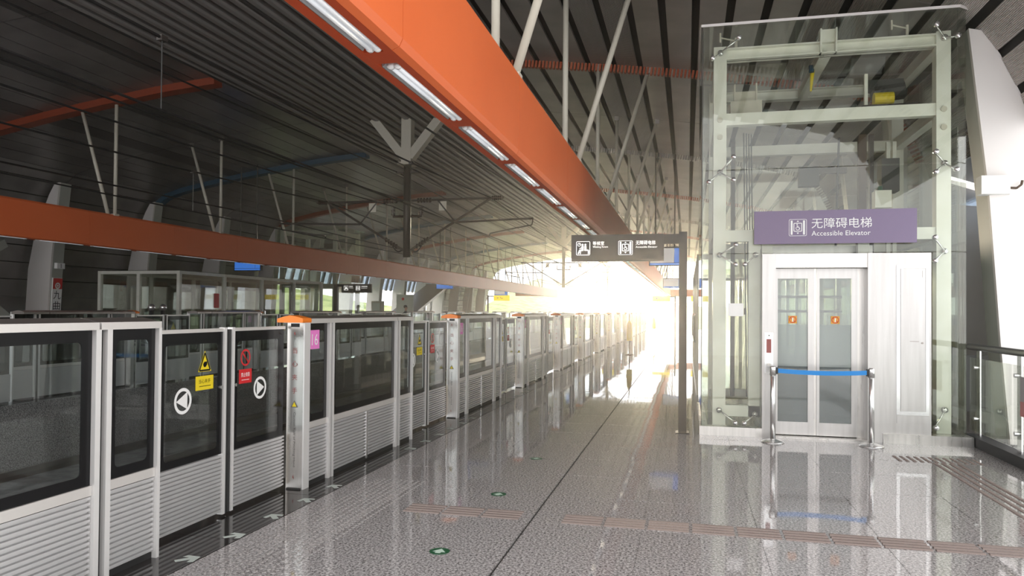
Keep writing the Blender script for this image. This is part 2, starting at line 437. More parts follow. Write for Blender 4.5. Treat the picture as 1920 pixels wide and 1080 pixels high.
# right-hand floor beyond the elevator and stair landing below the balustrade
structure('floor_2', MB().box(3.42, 5.3, 10.0, Y1, -.6, 0), 'granite', 'granite floor beside the right wall')
st = MB()
for i in range(14): st.box(3.46, 5.3, 9.9-.3*(i+1), 9.9-.3*i, -.17*(i+1)-.5, -.17*i-.02)
structure('trim_2', st, 'concrete', 'stair flight descending behind the glass balustrade')
structure('trim_3', MB().box(-10.31, -3.60, Y0, 90, -1.5, -1.05), 'concrete', 'dark concrete track bed between the platforms')
structure('trim_4', MB().box(-3.75, -3.60, Y0, Y1, -1.05, -.06), 'concrete', 'platform edge wall on the near side')
structure('floor_3', MB().box(-20.0, -10.31, Y0, Y1, -1.05, 0), 'granite', 'granite floor of the opposite platform')
for i, x in enumerate((-4.03, -5.47, -8.43, -9.87)):
    t_ = MB().prism([(x-.07,-1.05),(x+.07,-1.05),(x+.02,-1.0),(x+.035,-.92),(x-.035,-.92),(x-.02,-1.0)], 'y', Y0, 88).build('track_rail', 'rail_steel')
    tag(t_, ['steel running rail nearest the near platform edge', 'steel running rail, second from the near platform edge', 'steel running rail, third from the near platform edge', 'steel running rail nearest the opposite platform edge'][i], 'rail', 'running rails')

# ------------------------------------------------------------------ roof
shell = MB()
NP = 40; S_OPEN = s_at_u(10.9)
def shell_strip(sgn, s0, s1, ya, yb, n, off=.10):
    i = len(shell.v)
    for k in range(n+1):
        u, z, dx, dz = vault(s0+(s1-s0)*k/n)
        u2_, z2 = u - dz*off, z + dx*off
        for q in (ya, yb): shell.v.append((XC+sgn*u2_, q, z2))
        for q in (ya, yb): shell.v.append((XC+sgn*(u2_-dz*.12), q, z2+dx*.12))
    for k in range(n):
        a = i+4*k; shell.f += [(a, a+1, a+5, a+4), (a+2, a+6, a+7, a+3)]
K_LO, K_HI = -6, 13
shell_strip(1, 0, s_at_u(10.9), yk(-3), yk(14), 30)
shell_strip(-1, 0, s_at_u(10.8), yk(-3), yk(14), 30)
shell_strip(-1, s_at_u(10.8), ARC[-1], yk(-6), yk(4), 12)
shell_strip(-1, s_at_u(10.8), ARC[-1], yk(10), yk(14), 12)
shell.box(XC-2.9, XC+2.9, yk(-3), yk(14), 6.62, 6.72)
ceiling = structure('ceiling', shell, 'ceil_dark', 'vaulted metal station roof over both platforms')
# central slats
sl = .27; slat_m = MB().prism([(-.075,.16),(-.075,.03),(-.045,.0),(.045,.0),(.075,.03),(.075,.16)], 'y', yk(-3), yk(14)).mesh('slat'); slat_m.materials.append(MT['slat'])
for i in range(21):
    o = bpy.data.objects.new('slat', slat_m); COL.objects.link(o); o.parent = ceiling; o.location = (XC-2.70+sl*i, 0, 6.36)
# vault panels: one strip per bay
PW = .487; strips = int(ARC[-1]/PW)
def panel_mesh(sgn, s0, s1, ya, yb, mb=None, uvs=None):
    u0, z0, dx, dz = vault(s0); u1, z1, dx1, dz1 = vault(s1)
    mb = mb or MB(); i = len(mb.v); th = .04
    for q in (ya, yb):
        for (u, z, a, b__) in ((u0, z0, dx, dz), (u1, z1, dx1, dz1)):
            mb.v.append((XC+sgn*u, q, z)); mb.v.append((XC+sgn*(u-b__*th), q, z+a*th))
    mb.f += [(i, i+4, i+6, i+2), (i+1, i+3, i+7, i+5), (i, i+2, i+3, i+1), (i+4, i+5, i+7, i+6), (i, i+1, i+5, i+4), (i+2, i+6, i+7, i+3)]
    return mb
def uv_sheet(me):
    uv = me.uv_layers.new(name='UVMap')
    for li, l in enumerate(me.loops):
        vi = l.vertex_index % 4
        uv.data[li].uv = (1.0 if vi in (2, 3) else 0.0, me.vertices[l.vertex_index].co.y*.3)
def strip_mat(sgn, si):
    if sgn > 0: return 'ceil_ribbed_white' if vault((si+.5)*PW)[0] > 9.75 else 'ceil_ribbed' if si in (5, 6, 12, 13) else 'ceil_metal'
    return 'ceil_metal_dark' if si in (1, 5, 9) else 'ceil_metal_shaded'
far = {}
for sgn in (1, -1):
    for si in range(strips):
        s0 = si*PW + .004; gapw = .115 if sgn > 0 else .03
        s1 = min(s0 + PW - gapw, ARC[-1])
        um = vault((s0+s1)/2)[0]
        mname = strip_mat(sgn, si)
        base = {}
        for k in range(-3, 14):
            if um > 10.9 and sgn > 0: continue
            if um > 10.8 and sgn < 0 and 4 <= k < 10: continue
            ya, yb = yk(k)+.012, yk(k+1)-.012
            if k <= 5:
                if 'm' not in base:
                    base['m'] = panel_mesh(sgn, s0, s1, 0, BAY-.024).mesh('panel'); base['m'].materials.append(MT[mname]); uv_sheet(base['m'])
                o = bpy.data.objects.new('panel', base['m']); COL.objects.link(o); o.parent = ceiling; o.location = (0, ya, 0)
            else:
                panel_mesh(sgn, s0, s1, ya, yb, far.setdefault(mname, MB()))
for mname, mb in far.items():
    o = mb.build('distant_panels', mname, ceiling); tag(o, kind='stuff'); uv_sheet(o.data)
# ribs across the vault
def rib(sgn, y, m, comb, s_hi):
    mb = MB(); n = 26; s0 = .02
    if comb:
        nt_ = int((s_hi-s0)/.068)
        for k in range(nt_):
            u, z, dx, dz = vault(s0 + .068*k); P = Vector((u, z)); T = Vector((dx, dz)); Nn = Vector((dz, -dx))
            q = [P, P+T*.036, P+T*.036+Nn*.13, P+Nn*.13]
            mb.prism([(XC+sgn*p.x, p.y) for p in q], 'y', y-.05, y+.05)
        o = mb.build('rib', m, ceiling); tag(o, kind='stuff')
        return o
    for k in range(n):
        a = vault(s0+(s_hi-s0)*k/n); c = vault(s0+(s_hi-s0)*(k+1)/n)
        q = [(a[0],a[1]+.02),(c[0],c[1]+.02),(c[0]+c[3]*.15,c[1]-c[2]*.15),(a[0]+a[3]*.15,a[1]-a[2]*.15)]
        mb.prism([(XC+sgn*p[0], p[1]) for p in q], 'y', y-.14, y+.14)
    return mb.build('rib', m, ceiling)
for j, k in enumerate(range(-2, 14, 2)):
    m_ = 'rib_orange' if j % 2 else 'rib_blue'
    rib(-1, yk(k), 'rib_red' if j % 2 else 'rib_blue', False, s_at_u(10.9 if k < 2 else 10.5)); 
    rib(1, yk(k), m_ if j % 2 else 'header_metal', True, s_at_u(10.85))

# side walls: fins at every frame, dark cladding, openings
def fin(sgn, y, name):
    prof = [(10.62,0),(10.62,.02),(10.55,1.2),(10.43,3.2),(10.27,5.0),(10.36,5.12)]
    pts = [(10.70,0),(10.60,1.2),(10.48,3.0),(10.28,4.98)] + [(p[0]+.02, p[1]+.03) for p in PROF[8:]] + [(12.1, 2.0), (12.1, 0)]
    pts = [(10.70,0),(10.60,1.2),(10.48,3.0),(10.26,5.02),(10.42,4.98),(10.60,4.68),(10.85,4.12),(11.1,3.4),(11.36,2.3),(11.55,1.2),(11.66,0)]
    if sgn > 0: pts = pts[:8] + [(12.1, 3.3), (12.1, 0)]
    else: y -= .46; pts = [(a-.17, c) for (a, c) in pts if a < 11.2] + [(11.1, 2.6), (11.25, 0)]
    q = [(XC+sgn*p[0], p[1]) for p in pts]
    root = group_structure(name, (XC+sgn*10.7, y, 0))
    MB().prism(q, 'y', y, y+.06).build('front_plate', 'wall_white', root)
    e = [(10.70,0),(10.60,1.2),(10.48,3.0),(10.26,5.02)]
    if sgn < 0: e = [(a-.17, c) for (a, c) in e]
    mb = MB()
    for a, c in zip(e[:-1], e[1:]):
        pq = [(XC+sgn*a[0], a[1]), (XC+sgn*c[0], c[1]), (XC+sgn*(c[0]+.05), c[1]), (XC+sgn*(a[0]+.05), a[1])]
        mb.prism(pq, 'y', y+.06, y+.42)
    mb.build('side_plate', 'fin_grey', root)
    return root
nfin = 0
for sgn in (-1, 1):
    for k in range(-1, 14):
        nfin += 1
        r_ = fin(sgn, yk(k), 'trim_%d' % (10+nfin))
        r_['label'] = '%s tapered white fin column from the camera along the %s wall' % (nth(k+1), 'left' if sgn < 0 else 'right')
wl = group_structure('wall_left', (XC-11.6, 0, 0), 'grey clad side wall behind the opposite platform')
pm = {}
for k in list(range(-6, 4)) + list(range(10, 14)):
    mb = MB()
    for (za, zb) in ((0, 1.1), (1.12, 2.4)):
        o = MB().box(XC-11.75, XC-11.45, yk(k)+.02, yk(k+1)-.02, za, zb).build('cladding_panel', 'panel_grey' if k < 9 else 'wall_white', wl)
for k in range(4, 10):
    MB().box(XC-11.7, XC-11.55, yk(k), yk(k+1), 0, .9).build('parapet', 'panel_grey', wl)
    for j in range(5):      # rafters and skylight strip over the opening
        y = yk(k) + BAY*(j+.5)/5; mb = MB(); pr_ = [vault(s_at_u(10.8)+(s_at_u(11.22)-s_at_u(10.8))*q/3) for q in range(4)]
        for a, c in zip(pr_[:-1], pr_[1:]):
            mb.prism([(XC-a[0], a[1]), (XC-c[0], c[1]), (XC-c[0]+c[3]*.1-.02, c[1]+c[2]*.1), (XC-a[0]+a[3]*.1-.02, a[1]+a[2]*.1)], 'y', y-.07, y+.07)
        mb.build('rafter', 'panel_grey', wl)
    mb = MB()
    for a, c in zip(pr_[:-1], pr_[1:]):
        mb.prism([(XC-a[0]-.02, a[1]+.06), (XC-c[0]-.02, c[1]+.06), (XC-c[0]-.05, c[1]+.07), (XC-a[0]-.05, a[1]+.07)], 'y', yk(k)+.42, yk(k+1))
    mb.build('skylight_pane', 'glass_sky', wl)
wr = group_structure('wall_right', (XC+12.0, 0, 0), 'side wall beside the elevator with a band of windows')
for k in range(-1, 14):
    if k >= 3: continue
    ya, yb = yk(k)+.43, yk(k+1)-.01
    MB().box(XC+11.95, XC+12.1, ya, yb, 0, 1.38).build('cladding_panel', 'wall_dark', wr)
    MB().box(XC+11.95, XC+12.1, ya, yb, 1.40, 2.75).build('cladding_panel', 'wall_dark', wr)
    MB().box(XC+11.9, XC+12.1, ya, yb, 2.77, 3.0).build('sill', 'wall_white', wr)
    MB().box(XC+11.98, XC+12.0, ya, yb, 3.0, 3.62).build('window_pane', 'glass_sky', wr)
    MB().prism([(XC+10.92,3.97),(XC+10.98,3.97),(XC+12.1,3.68),(XC+12.1,3.62),(XC+11.9,3.62)], 'y', ya, yb).build('soffit_panel', 'wall_white', wr)

# ------------------------------------------------------------------ orange lighting beams, lamps, hanger rods
BEAM_Y1 = 65.0
def make_beam(label):
    root = thing('lighting_beam', (-1.535, 0.83, 2.85), label, 'beam', 'orange lighting beams above the platforms')
    x0, x1, z0, z1 = -1.68, -1.39, 2.85, 3.58
    def fascia(ya, yb):
        pts = [(x1-.055,z0),(x1-.018,z0+.016),(x1,z0+.055),(x1,z1-.04),(x1-.03,z1),(x0+.03,z1),(x0,z1-.04),(x0,z0+.02),(x0+.02,z0),(x0+.022,z0),(x0+.022,z0+.05),(x1-.057,z0+.05),(x1-.057,z0)]
        i_ = MB(); n = len(pts)
        i_.prism(pts, 'y', ya, yb); return i_
    L_ = 2.61; y = .83; me = None; k = 0
    while y < BEAM_Y1:
        if me is None:
            o = fascia(y, y+L_-.006).build('casing_panel', 'orange', root, at=(0, 0, 0)); me = o
        else:
            o = put(me, root, (0, L_*k, 0))
        y += L_; k += 1
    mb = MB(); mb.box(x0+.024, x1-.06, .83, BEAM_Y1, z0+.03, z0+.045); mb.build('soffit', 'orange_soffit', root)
    mb = MB()
    mb.box(x0+.02, x0+.075, .83, BEAM_Y1, z0, z0+.03); mb.box(x1-.105, x1-.058, .83, BEAM_Y1, z0, z0+.03)
    y = .95
    while y < BEAM_Y1-1.4:
        mb.box(x0+.075, x1-.105, y+1.14, y+1.31, z0+.001, z0+.03); y += 1.36
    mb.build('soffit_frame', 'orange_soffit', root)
    return root
beam1 = make_beam('long orange box beam with lamps over the near platform')
def lamp(label):
    root = thing('fluorescent_lamp', (-1.535, 2.31, 2.88), label, 'lamp', 'twin tube lamps under the near orange beam')
    MB().prism([(-1.60,2.852),(-1.595,2.852),(-1.575,2.877),(-1.50,2.877),(-1.50,2.88),(-1.605,2.88)], 'y', 2.31, 3.42).build('reflector', 'tray', root)
    for x in (-1.556, -1.518):
        t_ = MB().cyl((x, 2.335, 2.858), (x, 3.40, 2.858), .0145, 10).build('tube', 'tube', root, True)
        for yy in (2.325, 3.415): MB().cyl((x, yy-.012, 2.860), (x, yy+.012, 2.860), .021, 10).build('end_socket', 'socket', t_, True)
    return root
lamp0 = lamp('first twin tube lamp from the camera under the near orange beam')
lamps = [lamp0]
i = 1
while 2.31 + 1.36*i < BEAM_Y1-1.2:
    lamps.append(copy_tree(lamp0, loc=(-1.535, 2.31+1.36*i, 2.88), label='%s twin tube lamp from the camera under the near orange beam' % nth(i))); i += 1
beam2 = copy_tree(beam1, loc=(2*XC+1.535, .83+64.17+.0+5.4, 2.85), rotz=PI, label='long orange box beam over the opposite platform')
for i, l in enumerate(list(lamps)):
    if i < 6: continue
    copy_tree(l, loc=(2*XC+1.535, 2.31+1.36*i, 2.88), label='%s twin tube lamp under the opposite orange beam' % nth(i-6), group='twin tube lamps under the opposite orange beam')
rod_v = MB().cyl((0,0,0), (0,0,2.52), .036, 10).mesh('hanger_rod'); rod_v.materials.append(MT['cream_paint'])
def slab_z(x): return vault(s_at_u(abs(x-XC)))[1]
def rod(x0, x1, y, side, diag, n):
    z0, z1 = 3.56, slab_z(x1)
    r_ = .038
    o = MB().cyl((x0, y, z0), (x1, y, z1+.02), r_, 10)
    root = thing('hanger_rod', (x0, y, z0), '%s %s cream hanger rod from the camera above the %s orange beam' % (nth(n), 'slanting' if diag else 'upright', side), 'rod', 'cream hanger rods above the %s beam' % side)
    o.build('rod', 'cream_paint', root, True)
    MB().box(x0-.06, x0+.06, y-.06, y+.06, z0, z0+.04).build('foot_plate', 'cream_paint', root)
    d = .10; MB().box(x1-.05, x1+.05, y-.05, y+.05, z1-d, z1+.02).build('top_bracket', 'header_metal', root)
for n, k in enumerate(range(-3, 14)):
    y = yk(k)+.02
    if k > -4:
        rod(-1.64, -1.64, y, 'near', False, n); rod(-1.47, -.70, y, 'near', True, n)
        if k >= -1:
            rod(2*XC+1.64, 2*XC+1.64, y, 'opposite', False, n-2); rod(2*XC+1.47, 2*XC+.70, y, 'opposite', True, n-2)
for i, (x0, x1) in enumerate(((-1.39, 1.2), (2*XC-1.2, 2*XC+1.39))):
    o = thing('cross_beam', ((x0+x1)/2, 65, 2.85), ['orange cross beam at the far end of the near platform', 'orange cross beam at the far end of the opposite platform'][i], 'beam')
    MB().box(x0, x1, 64.8, 65.1, 2.85, 3.45).build('casing', 'orange', o)
    for q in (x0+.15, x1-.15): MB().cyl((q, 64.95, 3.44), (q, 64.95, slab_z(q)), .03, 8).build('rod', 'cream_paint', o)

# ------------------------------------------------------------------ platform screen doors
XP, XD = -3.22, -3.36
SP = 4.35; YP0 = 1.40
def ribbed(x, ya, yb, za, zb, n):
    prof = [(x-.03, za)]; h = (zb-za)/n
    for i in range(n):
        z = za+h*i
        prof += [(x-.02, z+.04*h), (x-.02, z+.40*h), (x, z+.46*h), (x, z+.97*h)]
    prof += [(x-.03, zb)]
    return MB().prism(prof, 'y', ya, yb)
def border(x, ya, yb, za, zb, by, bt, bb, r, th=.004):
    mb = MB()
    def loop(y0_, y1_, z0_, z1_, rr):
        q = []
        for (cy, cz, a0) in ((y1_-rr, z1_-rr, 0), (y0_+rr, z1_-rr, 90), (y0_+rr, z0_+rr, 180), (y1_-rr, z0_+rr, 270)):
            for k in range(4):
                a = math.radians(a0+30*k); q.append((cy+rr*math.cos(a), cz+rr*math.sin(a)))
        return q
    A = loop(ya, yb, za, zb, .001); B = loop(ya+by, yb-by, za+bb, zb-bt, r); n = len(A)
    for xx in (x, x-th):
        mb.v += [(xx, p[0], p[1]) for p in A] + [(xx, p[0], p[1]) for p in B]
    for k in range(n):
        j = (k+1) % n
        mb.f += [(k, j, n+j, n+k), (2*n+k, 3*n+k, 3*n+j, 2*n+j), (n+k, n+j, 3*n+j, 3*n+k), (k, 2*n+k, 2*n+j, j)]
    return mb
def make_post():
    root = thing('screen_door_post', (XP-.06, 0, 0), '-', 'post', 'screen door posts of the near platform')
    MB().box(-3.36, -3.205, .0, .09, .0, 1.43).build('post_body', 'steel', root)
    MB().box(-3.205, -3.192, -.004, .094, .0, 1.43).build('edge_strip', 'aluminium', root)
    MB().prism([(-3.43,1.43),(-3.19,1.43),(-3.185,1.445),(-3.19,1.468),(-3.25,1.482),(-3.31,1.492),(-3.37,1.48),(-3.43,1.462)], 'y', -.05, .10).build('orange_cap', 'orange_cap', root)
    MB().box(-3.325, -3.245, -.004, .0, 1.392, 1.422).build('sensor_window', 'black_paint', root)
    fl = Flat((-3.285, -.003, 0), (1, 0, 0), (0, 0, 1))
    for (ch, z) in (('当', 1.19), ('心', 1.075), ('夹', .96), ('手', .845)): fl.text(ch, 0, z-.025, h=.05, center=True)
    fl.poly([(-.012, 1.335), (.0, 1.355), (.003, 1.318)]); fl.poly([(-.010, .10), (-.004, .125), (.003, .085)])
    fl.build('warning_lettering', 'brown_red', root)
    fl = Flat((-3.285, -.003, 0), (1, 0, 0), (0, 0, 1)); fl.text('Caution Risk of Pinching Hand', -.013, .66, h=.026, wd=.47, rot=True); fl.build('english_lettering', 'text_grey', root)
    fl = Flat((-3.285, -.003, 0), (1, 0, 0), (0, 0, 1)); fl.poly([(-.034, .70), (.034, .70), (0, .762)]); fl.build('warning_triangle', 'text_grey', root)
    fl = Flat((-3.285, -.004, 0), (1, 0, 0), (0, 0, 1)); fl.poly([(-.022, .707), (.022, .707), (0, .747)]); fl.build('triangle_face', 'yellow', root)
    MB().box(-3.345, -3.22, -.02, .10, 0, .012).build('foot', 'rubber', root)
    return root
def make_screen():
    root = thing('fixed_screen', (XP-.06, 0, 0), '-', 'glass screen', 'fixed glass screens of the near platform')
    def split(name, m, xs, za, zb, x0=-3.24, x1=-3.205):
        for (a, c) in xs: MB().box(x0, x1, a, c, za, zb).build(name, m, root)
    # header: gabled cap with light front band, in two lengths
    for (a, c) in ((.10, 2.07), (2.085, 2.57)):
        MB().prism([(-3.46,1.425),(-3.20,1.425),(-3.20,1.43),(-3.20,1.462),(-3.27,1.478),(-3.33,1.488),(-3.40,1.478),(-3.46,1.462)], 'y', a, c).build('header_cap', 'header_metal', root)
        MB().box(-3.20, -3.188, a, c, 1.422, 1.464).build('header_band', 'header_band', root)
    for (a, c, by) in ((.105, .45, .05), (.555, 2.05, .07), (2.175, 2.55, .055)):
        gl = MB().box(-3.232, -3.222, a, c, .56, 1.425).build('glass_pane', 'glass_screen', root)
        border(-3.219, a, c, .56, 1.425, by, .07, .06, .03).build('black_border', 'black_paint', gl)
        MB().box(-3.236, -3.206, a, c, .505, .56).build('middle_rail', 'header_band', root)
        ribbed(-3.212, a, c, .035, .50, 15).build('ribbed_panel', 'rib_steel', root)
    for (a, c) in ((.452, .487), (.517, .552), (2.052, 2.090), (2.134, 2.172), (2.552, 2.578)):
        MB().box(-3.25, -3.192, a, c, 0, 1.424).build('mullion', 'aluminium', root)
    for (a, c) in ((.487, .517), (2.090, 2.134)): MB().box(-3.25, -3.225, a, c, 0, 1.42).build('joint_strip', 'dark_gap', root)
    MB().box(-3.213, -3.200, 1.29, 1.318, .02, .50).build('cover_strip', 'steel_bright', root)
    MB().box(-3.25, -3.225, .10, 2.57, 0, .035).build('base_sill', 'dark_gap', root)
    pk = MB().box(-3.2075, -3.2055, .112, .28, 1.195, 1.362).build('number_plate', 'pink', root)
    Flat((-3.2045, .197, 1.228), (0, 1, 0), (0, 0, 1)).text('16', 0, 0, h=.10, center=True).build('number', 'sign_white', pk)
    return root
def make_leaf(first):
    a, c = (2.73, 3.47) if first else (3.54, 4.30)
    root = thing('sliding_door', (XD, (a+c)/2, 0), '-', 'door', 'sliding glass doors of the near platform')
    gl = MB().box(-3.372, -3.362, a+.01, c-.01, .47, 1.375).build('glass_pane', 'glass_screen', root)
    border(-3.359, a+.01, c-.01, .47, 1.375, .075, .08, .05, .03).build('black_border', 'black_paint', gl)
    MB().box(-3.385, -3.35, a, c, 1.375, 1.40).build('top_rail', 'header_band', root)
    ribbed(-3.352, a, c, .03, .465, 15).build('ribbed_panel', 'rib_steel', root)
    e0, e1 = (c-.032, c) if first else (a, a+.032)
    MB().box(-3.39, -3.345, e0, e1, .02, 1.405).build('meeting_stile', 'aluminium', root)
    e0, e1 = (c, c+.033) if first else (a-.033, a)
    MB().box(-3.38, -3.355, e0, e1, .02, 1.39).build('rubber_seal', 'rubber', root)
    yk_ = c-.055 if first else a+.055
    MB().cyl((-3.36, yk_, .965), (-3.347, yk_, .965), .013, 10).build('lock', 'steel_bright', root)
    X_ = -3.3575
    fl = Flat((X_, 0, 0), (0, 1, 0), (0, 0, 1))
    if first:
        fl.ring(3.00, .91, .068, .09, n=28); fl.poly([(2.93, .91), (3.045, .85), (3.045, .97)]); fl.build('arrow_sticker', 'sign_white', root)
        f_ = Flat((X_, 0, 0), (0, 1, 0), (0, 0, 1)); f_.poly([(3.155, 1.095), (3.305, 1.095), (3.23, 1.245)]); t_ = f_.build('warning_sticker', 'yellow', root)
        f_ = Flat((X_+.0008, 0, 0), (0, 1, 0), (0, 0, 1))
        for (p, q) in (((3.17,1.104),(3.29,1.104)), ((3.29,1.104),(3.23,1.228)), ((3.23,1.228),(3.17,1.104))): f_.stroke([p, q], .012)
        f_.disc(3.23, 1.145, .02, 8); f_.rect(3.225, 1.14, 3.255, 1.165); f_.build('triangle_print', 'black_paint', t_)
        f_ = Flat((X_, 0, 0), (0, 1, 0), (0, 0, 1)); f_.rect(3.13, .965, 3.33, 1.065); t_ = f_.build('caution_label', 'yellow', root)
        f_ = Flat((X_+.0008, 0, 0), (0, 1, 0), (0, 0, 1)); f_.text('当心夹手', 3.23, 1.012, h=.03, wd=.13, center=True); f_.rect(3.17, .99, 3.30, .994); f_.build('lettering', 'black_paint', t_)
    else:
        fl.ring(3.935, .91, .068, .09, n=28); fl.poly([(3.995, .91), (3.89, .85), (3.89, .97)]); fl.build('arrow_sticker', 'sign_white', root)
        f_ = Flat((X_, 0, 0), (0, 1, 0), (0, 0, 1)); f_.ring(3.73, 1.165, .052, .066, n=24); f_.stroke([(3.685, 1.21), (3.775, 1.12)], .014); f_.build('no_leaning_sticker', 'red', root)
        f_ = Flat((X_, 0, 0), (0, 1, 0), (0, 0, 1)); f_.disc(3.742, 1.20, .012, 8); f_.stroke([(3.742, 1.19), (3.735, 1.155), (3.748, 1.118)], .02); f_.build('figure_print', 'black_paint', root)
        f_ = Flat((X_, 0, 0), (0, 1, 0), (0, 0, 1)); f_.rect(3.645, .965, 3.815, 1.075); t_ = f_.build('red_label', 'red', root)
        f_ = Flat((X_+.0008, 0, 0), (0, 1, 0), (0, 0, 1)); f_.text('禁止倚靠', 3.73, 1.015, h=.034, wd=.115, center=True); f_.rect(3.68, .99, 3.78, .994); f_.build('lettering', 'sign_white', t_)
    return root
posts, screens, d1s, d2s = [], [], [], []
P0, S0, A0, B0 = make_post(), make_screen(), make_leaf(True), make_leaf(False)
protos = (P0, S0, A0, B0)
def lbls(i, side):
    q = '%s from the camera on the %s platform' % (nth(i), side)
    return ('steel screen door post with an orange cap, ' + q, 'fixed glass platform screen over a ribbed panel, ' + q, 'sliding glass door leaf opening towards the camera, ' + q, 'sliding glass door leaf opening away from the camera, ' + q)
base_loc = [tuple(p.location) for p in protos]
first = True
NMOD = 14
for i in range(NMOD):
    y = YP0 + SP*i
    lb = lbls(i, 'near')
    for p, bl, l, kind in zip(protos, base_loc, lb, range(4)):
        if i == 0 and kind == 0: lab = l
        loc = (bl[0], bl[1]+y, bl[2])
        if i == 0: p.location = loc; p['label'] = l
        else: copy_tree(p, loc=loc, label=l)
# opposite platform: the same screens turned about
for i in range(13):
    y = 8.0 + SP*(i+1)
    lb = lbls(i, 'opposite')
    for p, bl, l in zip(protos, base_loc, lb):
        copy_tree(p, loc=(2*XC - bl[0], y - bl[1], 0), rotz=PI, label=l, group=p['group'].replace('near', 'opposite'))
# ------------------------------------------------------------------ things on the floor
def strip_of_bars(name, label, segs, yc=None):
    """segs: list of lists of boxes; each box one bar"""
    root = thing(name, (segs[0][0], segs[0][2], 0), label, 'tactile strip')
    for s_ in segs: 
        mb = MB(); x0, x1, y0, y1 = s_
        if x1-x0 > y1-y0: mb.prism([(y0,0),(y0+.005,.008),(y1-.005,.008),(y1,0)], 'x', x0, x1)
        else: mb.prism([(x0,0),(x0+.006,.006),(x1-.006,.006),(x1,0)], 'y', y0, y1)
        mb.build('bar', 'tactile', root)
    return root
def cross_segs(xa, n, pitch=.31, y0=5.34):
    q = []
    for i in range(n):
        for j in range(4): q.append((xa+pitch*i+.012, xa+pitch*(i+1)-.012, y0+.062*j, y0+.062*j+.036))
    return q
strip_of_bars('tactile_strip', 'brown metal guide bars on the floor left of the dark floor joint', cross_segs(-2.13, 3))
strip_of_bars('tactile_strip', 'long row of brown metal guide bars crossing the floor right of the joint', cross_segs(-.90, 13))
q = []
for i in range(16):
    for j in range(4): q.append((2.48+.075*j, 2.48+.075*j+.042, 8.47-.30*(i+1)+.008, 8.47-.30*i-.008))
strip_of_bars('tactile_strip', 'metal guide bars running towards the elevator front along the right edge', q)
mb = [(2.17+.07*i, 2.17+.07*i+.036, 8.50+.075*j, 8.50+.075*j+.055) for i in range(12) for j in range(4)]
strip_of_bars('tactile_strip', 'patch of short metal warning bars in front of the elevator side panel', mb)
st = MB()
for i in range(56):
    for j in range(9):
        st.lathe([(.013, 0), (.011, .004), (.006, .006)], -2.74+.055*j, 3.55+.05*i, 6)
o = st.build('tactile_studs', 'stud'); tag(o, 'band of small metal studs before the nearest sliding doors', 'studs', None, 'stuff')
for i, (x, y) in enumerate(((-1.54, 4.52), (-1.54, 6.04), (-1.53, 7.59))):
    o = thing('floor_marker', (x, y, 0), ['nearest round green floor marker with a pale arrow', 'middle round green floor marker beyond the brown guide bars', 'farthest of the three round green floor markers'][i], 'floor marker', 'round green floor markers')
    MB().lathe([(.066, 0), (.066, .002)], x, y, 24).build('disc', 'green_disc', o)
    fl = Flat((x, y, .0028), (1, 0, 0), (0, 1, 0)); fl.poly([(-.045, -.02), (0, .045), (.045, -.02), (.018, -.02), (.018, -.045), (-.018, -.045), (-.018, -.02)]); fl.build('arrow', 'pale_green', o)
an = 0
for (yb, n) in ((3.5, 6), (7.75, 6), (12.1, 5)):
    for i in range(n):
        x, y = -2.99, yb+.485*i
        fl = Flat((x, y, .0012), (1, 0, 0), (0, 1, 0))
        a = -.75 if i < n/2 else .75
        def R(p): return (p[0]*math.cos(a)-p[1]*math.sin(a), p[0]*math.sin(a)+p[1]*math.cos(a))
        fl.poly([R(p) for p in [(-.022,-.075),(.022,-.075),(.022,.01),(.06,-.02),(.075,.015),(0,.075),(-.075,.015),(-.06,-.02),(-.022,.01)]])
        o = fl.build('floor_arrow', 'pale_arrow'); tag(o, '%s pale arrow sticker from the camera on the dark platform edge' % nth(an), 'arrow', 'pale arrows on the dark platform edge'); an += 1

